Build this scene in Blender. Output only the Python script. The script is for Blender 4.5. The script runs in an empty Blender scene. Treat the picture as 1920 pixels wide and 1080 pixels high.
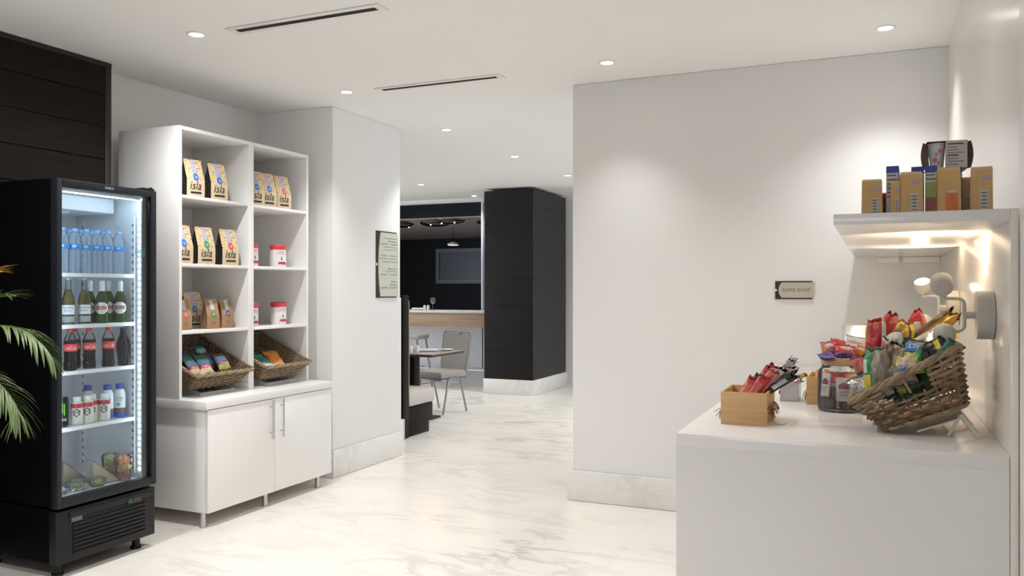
import bpy, bmesh, math, random
from mathutils import Vector, Matrix, Euler, noise
random.seed(7)
C = bpy.context.scene.collection
SC = bpy.context.scene
PI = math.pi

# ------------------------------------------------------------------ camera, world, exposure
cam_d = bpy.data.cameras.new('camera')
cam = bpy.data.objects.new('camera', cam_d)
C.objects.link(cam)
cam.location = (0, 0, 1.4)
cam.rotation_euler = (math.radians(90), 0, math.radians(23.72))
cam_d.sensor_width = 36
cam_d.lens = 29.1
cam_d.shift_y = 3 / 1920
cam_d.clip_start = 0.05
SC.camera = cam

w = bpy.data.worlds.new('world')
SC.world = w
w.use_nodes = True
w.node_tree.nodes['Background'].inputs[0].default_value = (0.84, 0.92, 1.0, 1)
w.node_tree.nodes['Background'].inputs[1].default_value = 3.6

SC.view_settings.view_transform = 'Standard'
SC.view_settings.look = 'None'
SC.view_settings.gamma = 1
SC.view_settings.use_curve_mapping = False
SC.view_settings.exposure = 0.68
SPOT_W = 20.0
SC.cycles.transparent_max_bounces = 24
SC.cycles.max_bounces = 10
SC.cycles.diffuse_bounces = 6
SC.cycles.sample_clamp_indirect = 4

# ------------------------------------------------------------------ materials
MATS = {}

def _new(name):
    m = bpy.data.materials.new(name)
    m.use_nodes = True
    nt = m.node_tree
    return m, nt, nt.nodes['Principled BSDF']

def mat(name, col, rough=0.5, metal=0.0, spec=0.5, var=0.05, scale=18.0, bump=0.0, bscale=60.0, coat=0.0, trans=0.0, sss=0.0):
    if name in MATS:
        return MATS[name]
    m, nt, b = _new(name)
    N, L = nt.nodes, nt.links
    tc = N.new('ShaderNodeTexCoord')
    nz = N.new('ShaderNodeTexNoise')
    nz.inputs['Scale'].default_value = scale
    nz.inputs['Detail'].default_value = 3
    L.new(tc.outputs['Object'], nz.inputs['Vector'])
    mx = N.new('ShaderNodeMix')
    mx.data_type = 'RGBA'
    mx.inputs[6].default_value = tuple(max(0, c * (1 - var)) for c in col) + (1,)
    mx.inputs[7].default_value = tuple(min(1, c * (1 + var)) for c in col) + (1,)
    L.new(nz.outputs['Fac'], mx.inputs[0])
    L.new(mx.outputs[2], b.inputs['Base Color'])
    b.inputs['Roughness'].default_value = rough
    b.inputs['Metallic'].default_value = metal
    b.inputs['Specular IOR Level'].default_value = spec
    b.inputs['Coat Weight'].default_value = coat
    if trans:
        b.inputs['Transmission Weight'].default_value = trans
    if bump:
        n2 = N.new('ShaderNodeTexNoise')
        n2.inputs['Scale'].default_value = bscale
        n2.inputs['Detail'].default_value = 4
        L.new(tc.outputs['Object'], n2.inputs['Vector'])
        bp = N.new('ShaderNodeBump')
        bp.inputs['Strength'].default_value = bump
        bp.inputs['Distance'].default_value = 0.01
        L.new(n2.outputs['Fac'], bp.inputs['Height'])
        L.new(bp.outputs['Normal'], b.inputs['Normal'])
    MATS[name] = m
    return m

def glow(name, col, strength):
    if name in MATS:
        return MATS[name]
    m, nt, b = _new(name)
    b.inputs['Base Color'].default_value = col + (1,)
    b.inputs['Emission Color'].default_value = col + (1,)
    b.inputs['Emission Strength'].default_value = strength
    MATS[name] = m
    return m

def clear(name, tint=(1, 1, 1), body=0.0, bcol=(1, 1, 1), rough=0.02, ior=1.45, extra=0.0):
    """thin clear wall: tinted see-through + a little body colour + fresnel gloss"""
    if name in MATS:
        return MATS[name]
    m, nt, b = _new(name)
    N, L = nt.nodes, nt.links
    N.remove(b)
    out = N['Material Output']
    tr = N.new('ShaderNodeBsdfTransparent')
    tr.inputs[0].default_value = tint + (1,)
    df = N.new('ShaderNodeBsdfDiffuse')
    df.inputs[0].default_value = bcol + (1,)
    m1 = N.new('ShaderNodeMixShader')
    m1.inputs[0].default_value = body
    L.new(tr.outputs[0], m1.inputs[1])
    L.new(df.outputs[0], m1.inputs[2])
    gl = N.new('ShaderNodeBsdfGlossy')
    gl.inputs['Roughness'].default_value = rough
    fr = N.new('ShaderNodeFresnel')
    fr.inputs['IOR'].default_value = ior
    ad = N.new('ShaderNodeMath')
    ad.operation = 'ADD'
    ad.use_clamp = True
    ad.inputs[1].default_value = extra
    L.new(fr.outputs[0], ad.inputs[0])
    m2 = N.new('ShaderNodeMixShader')
    L.new(ad.outputs[0], m2.inputs[0])
    L.new(m1.outputs[0], m2.inputs[1])
    L.new(gl.outputs[0], m2.inputs[2])
    L.new(m2.outputs[0], out.inputs[0])
    MATS[name] = m
    return m

def ramp(N, stops):
    r = N.new('ShaderNodeValToRGB')
    e = r.color_ramp.elements
    while len(e) < len(stops):
        e.new(0.5)
    for k, (p, c) in enumerate(stops):
        e[k].position = p
        e[k].color = tuple(c) + (1,)
    return r

def wood(name, a, b_, scale=(2, 30, 30), rough=0.5, rot=(0, 0, 0), spec=0.5):
    if name in MATS:
        return MATS[name]
    m, nt, b = _new(name)
    N, L = nt.nodes, nt.links
    tc = N.new('ShaderNodeTexCoord')
    mp = N.new('ShaderNodeMapping')
    mp.inputs['Scale'].default_value = scale
    mp.inputs['Rotation'].default_value = rot
    nz = N.new('ShaderNodeTexNoise')
    nz.inputs['Scale'].default_value = 1.0
    nz.inputs['Detail'].default_value = 6
    nz.inputs['Distortion'].default_value = 1.2
    r = ramp(N, [(0.3, a), (0.7, b_)])
    L.new(tc.outputs['Object'], mp.inputs[0])
    L.new(mp.outputs[0], nz.inputs['Vector'])
    L.new(nz.outputs['Fac'], r.inputs[0])
    L.new(r.outputs[0], b.inputs['Base Color'])
    b.inputs['Roughness'].default_value = rough
    b.inputs['Specular IOR Level'].default_value = spec
    MATS[name] = m
    return m

def cladding(name, a, b_, rough, spec):
    """dark stained timber, grain along the boards"""
    m, nt, b = _new(name)
    N, L = nt.nodes, nt.links
    tc = N.new('ShaderNodeTexCoord')
    mp = N.new('ShaderNodeMapping')
    mp.inputs['Scale'].default_value = (1.2, 1.2, 22)
    nz = N.new('ShaderNodeTexNoise')
    nz.inputs['Scale'].default_value = 2.0
    nz.inputs['Detail'].default_value = 6
    r = ramp(N, [(0.3, a), (0.7, b_)])
    L.new(tc.outputs['Object'], mp.inputs[0])
    L.new(mp.outputs[0], nz.inputs['Vector'])
    L.new(nz.outputs['Fac'], r.inputs[0])
    L.new(r.outputs[0], b.inputs['Base Color'])
    b.inputs['Roughness'].default_value = rough
    b.inputs['Specular IOR Level'].default_value = spec
    MATS[name] = m
    return m

def marble(name, base, vein, scale=1.0, rough=0.15, tile=0.0, amt=0.55, spec=0.5):
    m, nt, b = _new(name)
    N, L = nt.nodes, nt.links
    tc = N.new('ShaderNodeTexCoord')
    mp = N.new('ShaderNodeMapping')
    mp.inputs['Rotation'].default_value = (0, 0, math.radians(-38))
    mp.inputs['Scale'].default_value = (0.75 * scale, 2.1 * scale, 1.6 * scale)
    L.new(tc.outputs['Object'], mp.inputs[0])
    n1 = N.new('ShaderNodeTexNoise')
    n1.inputs['Scale'].default_value = 1.6
    n1.inputs['Detail'].default_value = 8
    n1.inputs['Roughness'].default_value = 0.62
    n1.inputs['Distortion'].default_value = 0.9
    L.new(mp.outputs[0], n1.inputs['Vector'])
    r1 = ramp(N, [(0.42, (0, 0, 0)), (0.50, (1, 1, 1)), (0.535, (0.12, 0.12, 0.12)), (0.70, (0.0, 0.0, 0.0))])
    L.new(n1.outputs['Fac'], r1.inputs[0])
    n2 = N.new('ShaderNodeTexNoise')
    n2.inputs['Scale'].default_value = 0.9 * scale
    n2.inputs['Detail'].default_value = 5
    L.new(tc.outputs['Object'], n2.inputs['Vector'])
    r2 = ramp(N, [(0.42, (0, 0, 0)), (0.68, (1, 1, 1))])
    L.new(n2.outputs['Fac'], r2.inputs[0])
    mul = N.new('ShaderNodeMath'); mul.operation = 'MULTIPLY'
    L.new(r1.outputs[0], mul.inputs[0]); L.new(r2.outputs[0], mul.inputs[1])
    mu2 = N.new('ShaderNodeMath'); mu2.operation = 'MULTIPLY'; mu2.inputs[1].default_value = amt
    L.new(mul.outputs[0], mu2.inputs[0])
    n3 = N.new('ShaderNodeTexNoise'); n3.inputs['Scale'].default_value = 0.6; n3.inputs['Detail'].default_value = 4
    L.new(mp.outputs[0], n3.inputs['Vector'])
    mb = N.new('ShaderNodeMix'); mb.data_type = 'RGBA'
    mb.inputs[6].default_value = base + (1,)
    mb.inputs[7].default_value = tuple(c * 0.87 for c in base) + (1,)
    L.new(n3.outputs['Fac'], mb.inputs[0])
    mx = N.new('ShaderNodeMix'); mx.data_type = 'RGBA'
    L.new(mu2.outputs[0], mx.inputs[0])
    L.new(mb.outputs[2], mx.inputs[6])
    mx.inputs[7].default_value = vein + (1,)
    last = mx.outputs[2]
    if tile:
        bk = N.new('ShaderNodeTexBrick')
        bk.offset = 0
        bk.inputs['Scale'].default_value = 1.0
        bk.inputs['Mortar Size'].default_value = 0.0016
        bk.inputs['Brick Width'].default_value = tile
        bk.inputs['Row Height'].default_value = tile
        bk.inputs['Color1'].default_value = (1, 1, 1, 1)
        bk.inputs['Color2'].default_value = (0.96, 0.96, 0.96, 1)
        bk.inputs['Mortar'].default_value = (0.86, 0.84, 0.8, 1)
        L.new(tc.outputs['Object'], bk.inputs['Vector'])
        m3 = N.new('ShaderNodeMix'); m3.data_type = 'RGBA'; m3.blend_type = 'MULTIPLY'
        m3.inputs[0].default_value = 1
        L.new(last, m3.inputs[6]); L.new(bk.outputs['Color'], m3.inputs[7])
        last = m3.outputs[2]
    L.new(last, b.inputs['Base Color'])
    b.inputs['Roughness'].default_value = rough
    b.inputs['Specular IOR Level'].default_value = spec
    MATS[name] = m
    return m

def confetti(name, base, dots, scale=75.0, thr=0.33):
    """kraft paper printed with small scattered marks"""
    if name in MATS:
        return MATS[name]
    m, nt, b = _new(name)
    N, L = nt.nodes, nt.links
    tc = N.new('ShaderNodeTexCoord')
    vo = N.new('ShaderNodeTexVoronoi')
    vo.inputs['Scale'].default_value = scale
    L.new(tc.outputs['Object'], vo.inputs['Vector'])
    lt = N.new('ShaderNodeMath'); lt.operation = 'LESS_THAN'; lt.inputs[1].default_value = thr
    L.new(vo.outputs['Distance'], lt.inputs[0])
    sc = N.new('ShaderNodeSeparateColor')
    L.new(vo.outputs['Color'], sc.inputs[0])
    n = len(dots)
    r = ramp(N, [(k / n, d) for k, d in enumerate(dots)])
    r.color_ramp.interpolation = 'CONSTANT'
    L.new(sc.outputs[0], r.inputs[0])
    mx = N.new('ShaderNodeMix'); mx.data_type = 'RGBA'
    L.new(lt.outputs[0], mx.inputs[0])
    mx.inputs[6].default_value = base + (1,)
    L.new(r.outputs[0], mx.inputs[7])
    L.new(mx.outputs[2], b.inputs['Base Color'])
    b.inputs['Roughness'].default_value = 0.7
    MATS[name] = m
    return m

M_wall = mat('wall_paint', (0.79, 0.78, 0.765), 0.55, var=0.015, scale=3)
M_ceil = mat('ceiling_paint', (0.87, 0.865, 0.855), 0.8, spec=0.2, var=0.01, scale=2)
M_gloss = mat('gloss_lacquer_wall', (0.80, 0.765, 0.72), 0.2, var=0.01, scale=2)
M_white = mat('white_lacquer', (0.82, 0.81, 0.80), 0.28, var=0.01, scale=3)
M_counter = mat('counter_lacquer', (0.74, 0.715, 0.69), 0.18, var=0.01, scale=3, coat=0.2)
M_floor = marble('floor_marble', (0.83, 0.79, 0.73), (0.40, 0.37, 0.35), 1.0, 0.26, 0.62, 0.68, 0.4)
M_skirt = marble('skirting_marble', (0.80, 0.775, 0.74), (0.42, 0.42, 0.42), 2.2, 0.3, 0, 0.5)
M_dark = cladding('dark_wood_boards', (0.0075, 0.005, 0.0045), (0.015, 0.009, 0.008), 0.45, 0.12)
M_darkc = cladding('pillar_dark_boards', (0.0035, 0.0025, 0.003), (0.006, 0.004, 0.0045), 0.36, 0.32)
M_black = mat('black_fridge_shell', (0.0025, 0.0025, 0.003), 0.5, spec=0.05, var=0.2)
M_blackp = mat('black_plastic', (0.008, 0.008, 0.009), 0.45, spec=0.3, var=0.1)
M_gasket_refl = mat('dark_teal_gasket_reflection', (0.006, 0.016, 0.024), 0.2, var=0.1)
M_frame = mat('dark_blue_grey_frame', (0.010, 0.012, 0.017), 0.4, spec=0.3, var=0.1)
M_liner = mat('fridge_liner', (0.80, 0.83, 0.86), 0.4, var=0.01)
M_wire = mat('white_coated_wire', (0.85, 0.86, 0.87), 0.35, var=0.02)
M_glass = clear('door_glass', (0.97, 0.985, 0.99), 0.0, rough=0.01, ior=1.3)
M_steel = mat('brushed_steel', (0.55, 0.54, 0.52), 0.32, 1.0, var=0.05, scale=40)
M_chrome = mat('polished_steel', (0.72, 0.74, 0.76), 0.28, 1.0, var=0.02)
M_silver = mat('silver_chair_paint', (0.30, 0.29, 0.285), 0.38, 0.7, var=0.05)
M_ink = mat('black_ink', (0.015, 0.013, 0.012), 0.6, var=0.1)
M_greyink = mat('grey_print', (0.09, 0.085, 0.075), 0.6, var=0.1)
M_led = glow('led_white', (0.66, 0.85, 1.0), 27.0)
M_lamp = glow('downlight_lens', (1.0, 0.93, 0.83), 9.0)
M_lampw = glow('wall_lamp_lens', (1.0, 0.86, 0.66), 16.0)

# ------------------------------------------------------------------ mesh helpers
class MB:
    def __init__(self):
        self.bm = bmesh.new()
        self.mi = 0
    def _mark(self, n0):
        self.bm.faces.ensure_lookup_table()
        for f in self.bm.faces[n0:]:
            f.material_index = self.mi
        return self
    def use(self, i):
        self.mi = i
        return self
    def box(self, x0, x1, y0, y1, z0, z1, bev=0.0, M=None):
        n0 = len(self.bm.faces)
        mtx = Matrix.Translation(((x0 + x1) / 2, (y0 + y1) / 2, (z0 + z1) / 2)) @ Matrix.Diagonal((abs(x1 - x0), abs(y1 - y0), abs(z1 - z0), 1))
        if M is not None:
            mtx = M @ mtx
        r = bmesh.ops.create_cube(self.bm, size=1, matrix=mtx)
        if bev > 0:
            es = set()
            for v in r['verts']:
                es.update(v.link_edges)
            bmesh.ops.bevel(self.bm, geom=list(es), offset=bev, segments=2, affect='EDGES', profile=0.5)
        return self._mark(n0)
    def cyl(self, p, r, h, axis='Z', seg=24, r2=None, M=None):
        n0 = len(self.bm.faces)
        R = {'Z': Matrix(), 'X': Matrix.Rotation(PI / 2, 4, 'Y'), 'Y': Matrix.Rotation(-PI / 2, 4, 'X')}[axis]
        mtx = Matrix.Translation(p) @ R @ Matrix.Translation((0, 0, h / 2))
        if M is not None:
            mtx = M @ mtx
        bmesh.ops.create_cone(self.bm, cap_ends=True, segments=seg, radius1=r, radius2=r if r2 is None else r2, depth=h, matrix=mtx)
        return self._mark(n0)
    def ball(self, p, r, sc=(1, 1, 1), seg=20, M=None):
        n0 = len(self.bm.faces)
        mtx = Matrix.Translation(p) @ Matrix.Diagonal((sc[0], sc[1], sc[2], 1))
        if M is not None:
            mtx = M @ mtx
        bmesh.ops.create_uvsphere(self.bm, u_segments=seg, v_segments=max(6, seg // 2), radius=r, matrix=mtx)
        return self._mark(n0)
    def lathe(self, prof, seg=24, c=(0, 0, 0), M=None, rx=1.0, ry=1.0, pw=2.0, cap=True):
        """revolve (r, z) pairs; pw > 2 gives a squarish section"""
        n0 = len(self.bm.faces)
        rings = []
        for r, z in prof:
            ring = []
            for k in range(seg):
                a = 2 * PI * k / seg
                ca, sa = math.cos(a), math.sin(a)
                if pw != 2.0:
                    q = (abs(ca) ** pw + abs(sa) ** pw) ** (-1 / pw)
                    ca, sa = ca * q, sa * q
                p = Vector((c[0] + r * ca * rx, c[1] + r * sa * ry, c[2] + z))
                if M is not None:
                    p = M @ p
                ring.append(self.bm.verts.new(p))
            rings.append(ring)
        for a, b in zip(rings, rings[1:]):
            for k in range(seg):
                j = (k + 1) % seg
                self.bm.faces.new((a[k], a[j], b[j], b[k]))
        if cap:
            if prof[0][0] > 1e-5:
                self.bm.faces.new(rings[0][::-1])
            if prof[-1][0] > 1e-5:
                self.bm.faces.new(rings[-1])
        return self._mark(n0)
    def tube(self, pts, r, seg=6, closed=False, flat=1.0):
        n0 = len(self.bm.faces)
        pts = [Vector(p) for p in pts]
        n = len(pts)
        rings = []
        up0 = None
        for i, p in enumerate(pts):
            a = pts[i - 1] if (i > 0 or closed) else p
            b = pts[(i + 1) % n] if (i < n - 1 or closed) else p
            t = (b - a)
            if t.length < 1e-9:
                t = Vector((0, 0, 1))
            t.normalize()
            up = Vector((0, 0, 1)) if abs(t.z) < 0.95 else Vector((1, 0, 0))
            if up0 is not None:
                up = up0 - t * up0.dot(t)
                if up.length < 1e-4:
                    up = Vector((0, 0, 1)) if abs(t.z) < 0.95 else Vector((1, 0, 0))
            s = t.cross(up).normalized()
            u = s.cross(t).normalized()
            up0 = u
            rr = r[i] if isinstance(r, (list, tuple)) else r
            rings.append([self.bm.verts.new(p + (s * math.cos(2 * PI * k / seg) + u * math.sin(2 * PI * k / seg) * flat) * rr) for k in range(seg)])
        m = n if closed else n - 1
        for i in range(m):
            a, b = rings[i], rings[(i + 1) % n]
            for k in range(seg):
                j = (k + 1) % seg
                self.bm.faces.new((a[k], a[j], b[j], b[k]))
        if not closed:
            self.bm.faces.new(rings[0][::-1])
            self.bm.faces.new(rings[-1])
        return self._mark(n0)
    def poly(self, pts, thick, axis):
        """prism: closed outline pts pushed along axis vector"""
        n0 = len(self.bm.faces)
        ax = Vector(axis) * thick
        a = [self.bm.verts.new(Vector(p)) for p in pts]
        b = [self.bm.verts.new(Vector(p) + ax) for p in pts]
        n = len(pts)
        self.bm.faces.new(a[::-1])
        self.bm.faces.new(b)
        for k in range(n):
            j = (k + 1) % n
            self.bm.faces.new((a[k], a[j], b[j], b[k]))
        return self._mark(n0)
    def xf(self, M):
        bmesh.ops.transform(self.bm, matrix=M, verts=self.bm.verts[:])
        return self
    def build(self, name, m, parent=None, ang=29, loc=None, rot=None, normals=True):
        bm = self.bm
        if normals:
            bmesh.ops.recalc_face_normals(bm, faces=bm.faces[:])
        la = math.radians(ang)
        for f in bm.faces:
            f.smooth = True
        for e in bm.edges:
            if len(e.link_faces) == 2 and e.calc_face_angle(0) > la:
                e.smooth = False
        me = bpy.data.meshes.new(name)
        bm.to_mesh(me)
        bm.free()
        for q in (m if isinstance(m, (list, tuple)) else [m]):
            me.materials.append(q)
        o = bpy.data.objects.new(name, me)
        C.objects.link(o)
        if parent is not None:
            o.parent = parent
        if loc is not None:
            o.location = loc
        if rot is not None:
            o.rotation_euler = rot
        return o

def thing(name, label, cat, loc=(0, 0, 0), rot=(0, 0, 0), group=None):
    o = bpy.data.objects.new(name, None)
    o.empty_display_size = 0.05
    C.objects.link(o)
    o.location = loc
    o.rotation_euler = rot if isinstance(rot, (tuple, list, Euler)) else (0, 0, rot)
    o['label'] = label
    o['category'] = cat
    if group:
        o['group'] = group
    return o

def tag(o, label, cat, group=None):
    o['label'] = label
    o['category'] = cat
    if group:
        o['group'] = group
    return o

def struct(name, mb, m):
    o = mb.build(name, m)
    o['kind'] = 'structure'
    return o

def dup(root, loc, rot=None, label=None, group=None):
    r = root.copy()
    C.objects.link(r)
    r.location = loc
    if rot is not None:
        r.rotation_euler = rot if isinstance(rot, (tuple, list, Euler)) else (0, 0, rot)
    if label:
        r['label'] = label
    if group:
        r['group'] = group
    for ch in list(root.children):
        if ch.type == 'LIGHT':
            continue
        c = ch.copy()
        C.objects.link(c)
        c.parent = r
        for g in list(ch.children):
            d = g.copy()
            C.objects.link(d)
            d.parent = c
    return r

ORD = ['leftmost', 'second from left', 'third from left', 'fourth from left', 'fifth from left', 'sixth from left', 'seventh from left']

def text_polys(s):
    cu = bpy.data.curves.new('txt', 'FONT')
    cu.body = s
    cu.size = 1
    cu.resolution_u = 3
    ob = bpy.data.objects.new('txt', cu)
    C.objects.link(ob)
    dg = bpy.context.evaluated_depsgraph_get()
    me = bpy.data.meshes.new_from_object(ob.evaluated_get(dg))
    vs = [v.co.copy() for v in me.vertices]
    fs = [list(p.vertices) for p in me.polygons]
    bpy.data.objects.remove(ob)
    bpy.data.curves.remove(cu)
    bpy.data.meshes.remove(me)
    x0 = min(v.x for v in vs); x1 = max(v.x for v in vs)
    y0 = min(v.y for v in vs); y1 = max(v.y for v in vs)
    return [((v.x - x0) / (x1 - x0), (v.y - y0) / (y1 - y0)) for v in vs], fs, (x1 - x0) / (y1 - y0)

def add_text(mb, s, fn, idx=0):
    """fn(u, v) -> point, u and v in 0..1 over the words' own box"""
    vs, fs, asp = text_polys(s)
    bv = [mb.bm.verts.new(fn(u, v)) for u, v in vs]
    for f in fs:
        try:
            q = mb.bm.faces.new([bv[i] for i in f])
            q.material_index = idx
        except ValueError:
            pass
    return asp

def lettering(name, lines, m, parent, right, up, nudge=(0, 0, 0)):
    """lines: (words, centre, width, height) each; right/up unit vectors"""
    mb = MB()
    R, U = Vector(right), Vector(up)
    for s, c, wd, ht in lines:
        c = Vector(c) + Vector(nudge)
        add_text(mb, s, lambda u, v: c + R * (u - 0.5) * wd + U * (v - 0.5) * ht)
    return mb.build(name, m, parent, normals=False)

# ------------------------------------------------------------------ setting
CZ = 2.763
struct('floor', MB().box(-9, 4.2, -5.2, 17, -0.1, 0), M_floor)
struct('ceiling', MB().box(-9.2, 4.2, -5.2, 11.8, CZ, CZ + 0.12), M_ceil)
struct('wall_left', MB().box(-4.6, -4.395, -5.2, 5.094, 0.001, CZ - 0.001), M_wall)
struct('wall_column', MB().box(-7.6, -3.696, 5.096, 6.05, 0.001, CZ - 0.001, 0.004), M_wall)
struct('wall_back', MB().box(-1.848, 3.6, 5.213, 5.45, 0.001, CZ - 0.001, 0.004), M_wall)
struct('wall_right', MB().box(0.371, 0.6, 2.5, 5.211, 0.001, CZ - 0.001), M_gloss)
struct('wall_right_near', MB().box(0.3485, 0.6, -5.2, 2.546, 0.001, CZ - 0.001), M_white)
struct('baseboard_back', MB().box(-1.882, 3.6, 5.19, 5.212, 0.001, 0.2, 0.006).box(-1.882, -1.85, 5.2, 5.45, 0.001, 0.2, 0.006), M_skirt)
struct('baseboard_column', MB().box(-3.695, -3.672, 5.075, 6.07, 0.001, 0.203, 0.006).box(-4.39, -3.68, 5.074, 5.095, 0.001, 0.203, 0.004), M_skirt)
struct('wall_far', MB().box(-9, -5.30, 11.0, 11.14, 0.001, 1.04).box(-5.315, -4.86, 11.0, 11.14, 0.001, CZ - 0.001), mat('far_wall_paint', (0.66, 0.68, 0.74), 0.5, var=0.01, scale=3))
struct('wall_end', MB().box(-4.6, 4.2, 11.6, 11.8, 0.001, CZ - 0.001), M_wall)
struct('baseboard_far', MB().box(-9, -4.9, 10.978, 10.999, 0.001, 0.24, 0.004), mat('pale_skirting', (0.62, 0.65, 0.72), 0.35, var=0.02))
struct('wall_far_header', MB().box(-9, -5.317, 11.005, 11.14, 2.49, CZ - 0.001), M_ceil)
struct('trim_1', MB().box(-9, -5.318, 10.985, 11.003, 2.487, 2.693), mat('dark_header_paint', (0.003, 0.004, 0.007), 0.4, spec=0.15, var=0.1))
struct('trim_2', MB().box(-5.315, -5.292, 10.97, 10.999, 1.09, 2.693), mat('pale_jamb', (0.62, 0.68, 0.76), 0.4, var=0.02))
M_night = mat('dark_bar_paint', (0.0035, 0.0035, 0.005), 0.5, spec=0.1, var=0.2, scale=2)
struct('wall_bar_rear', MB().box(-14, -4.9, 19.4, 19.6, 0.001, 2.75), M_night)
struct('wall_bar_side', MB().box(-4.98, -4.9, 11.16, 19.39, 0.001, 2.75), M_night)
struct('wall_bar_left', MB().box(-14.1, -14, 11.0, 19.39, 0.001, 2.75), M_night)
struct('ceiling_bar', MB().box(-14, -4.9, 11.81, 19.6, 2.752, 2.86), mat('taupe_bar_ceiling', (0.50, 0.42, 0.38), 0.4, var=0.05, scale=1))
struct('floor_bar', MB().box(-14, -9.01, 11, 19.4, -0.1, 0).box(-9.01, -4.9, 17.01, 19.4, -0.1, 0), M_night)
struct('wall_dining_left', MB().box(-9.2, -9.0, 6.0, 11.2, 0.001, CZ), M_wall)
struct('wall_dining_right', MB().box(4.0, 4.2, 5.4, 6.4, 0.001, CZ - 0.001).box(4.0, 4.2, 10.6, 11.6, 0.001, CZ - 0.001).box(4.0, 4.2, 6.4, 10.6, 0.001, 0.25).box(4.0, 4.2, 6.4, 10.6, 2.6, CZ - 0.001), M_wall)
def window(name, x0, x1, y0, y1, z0, z1, axis):
    mb = MB()
    if axis == 'X':
        n = 3
        for k in range(n + 1):
            y = y0 + (y1 - y0) * k / n
            mb.box(x0, x1, y - 0.03, y + 0.03, z0, z1)
        mb.box(x0, x1, y0, y1, z0, z0 + 0.05).box(x0, x1, y0, y1, z1 - 0.05, z1)
        g = MB().box((x0 + x1) / 2 - 0.004, (x0 + x1) / 2 + 0.004, y0, y1, z0, z1)
    else:
        n = 3
        for k in range(n + 1):
            x = x0 + (x1 - x0) * k / n
            mb.box(x - 0.03, x + 0.03, y0, y1, z0, z1)
        mb.box(x0, x1, y0, y1, z0, z0 + 0.05).box(x0, x1, y0, y1, z1 - 0.05, z1)
        g = MB().box(x0, x1, (y0 + y1) / 2 - 0.004, (y0 + y1) / 2 + 0.004, z0, z1)
    o = mb.build(name, mat('window_frame_paint', (0.3, 0.3, 0.3), 0.4))
    o['kind'] = 'structure'
    g.build('window_pane', clear('window_glass', (0.97, 0.98, 0.98)), o)
window('window_1', 4.05, 4.12, 6.4, 10.6, 0.25, 2.6, 'X')
struct('wall_front', MB().box(-4.6, -4.0, -5.2, -5.0, 0.001, CZ - 0.001).box(-0.6, 0.6, -5.2, -5.0, 0.001, CZ - 0.001).box(-4.0, -0.6, -5.2, -5.0, 2.4, CZ - 0.001).box(-4.0, -0.6, -5.2, -5.0, 0.001, 1.3), M_wall)
window('added_fill_window', -4.0, -0.6, -5.14, -5.07, 1.3, 2.4, 'Y')  # added unseen window behind the camera, lets in fill daylight
struct('wall_corridor', MB().box(-1.84, 4.0, 5.46, 5.5, 0.001, CZ - 0.001), M_wall)
struct('wall_partition', MB().box(-7.5, -4.02, 6.30, 6.60, 0.001, 1.325, 0.003), M_wall)
struct('baseboard_partition', MB().box(-4.019, -4.0, 6.052, 6.635, 0.001, 0.2, 0.004).box(-4.9, -4.0, 6.602, 6.635, 0.001, 0.2, 0.004), M_skirt)

# dark wood cladding behind the fridge and the clad pillar by the bar
pn = thing('wall_cladding', 'dark brown wood plank panel on the left wall behind the fridge', 'wall panel', (-4.31, 1.8, 0))
pts = [(-0.084, -6.5, 0.001), (0.085, -6.5, 0.001)]
zg = 2.565 - 12 * 0.193
while zg < CZ - 0.06:
    pts += [(0.085, -6.5, zg - 0.0035), (0.077, -6.5, zg - 0.003), (0.077, -6.5, zg + 0.003), (0.085, -6.5, zg + 0.0035)]
    zg += 0.193
pts += [(0.085, -6.5, CZ - 0.03), (-0.084, -6.5, CZ - 0.03)]
MB().poly(pts, 8.255, (0, 1, 0)).build('planks', M_dark, pn)
MB().box(-0.084, 0.09, 1.755, 1.80, 0.001, CZ - 0.03, 0.003).box(-0.084, 0.09, -6.5, 1.80, CZ - 0.03, CZ - 0.002).build('edge_trim', mat('dark_edge_trim', (0.012, 0.009, 0.008), 0.4), pn)
pl = thing('pillar', 'dark wood clad square pillar between the bar and the passage', 'pillar', (-4.49, 10.72, 0))
m = MB()
lv = [(0.2, 0)]
zg = 0.2 + 0.193
while zg < CZ - 0.08:
    lv += [(zg - 0.002, 0), (zg - 0.0015, 0.003), (zg + 0.0015, 0.003), (zg + 0.002, 0)]
    zg += 0.193
lv += [(CZ - 0.035, 0)]
vs = [[m.bm.verts.new(p) for p in ((-0.358 + i, -0.62 + i, z), (0.355 - i, -0.62 + i, z), (0.355 - i, 0.64 - i, z), (-0.358 + i, 0.64 - i, z))] for z, i in lv]
for A, B in zip(vs, vs[1:]):
    for k in range(4):
        m.bm.faces.new((A[k], A[(k + 1) % 4], B[(k + 1) % 4], B[k]))
m.bm.faces.new(vs[0][::-1]); m.bm.faces.new(vs[-1])
m.build('cladding', M_darkc, pl)
MB().box(-0.365, 0.37, -0.635, 0.66, 0.001, 0.2, 0.004).build('plinth', M_skirt, pl)

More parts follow.
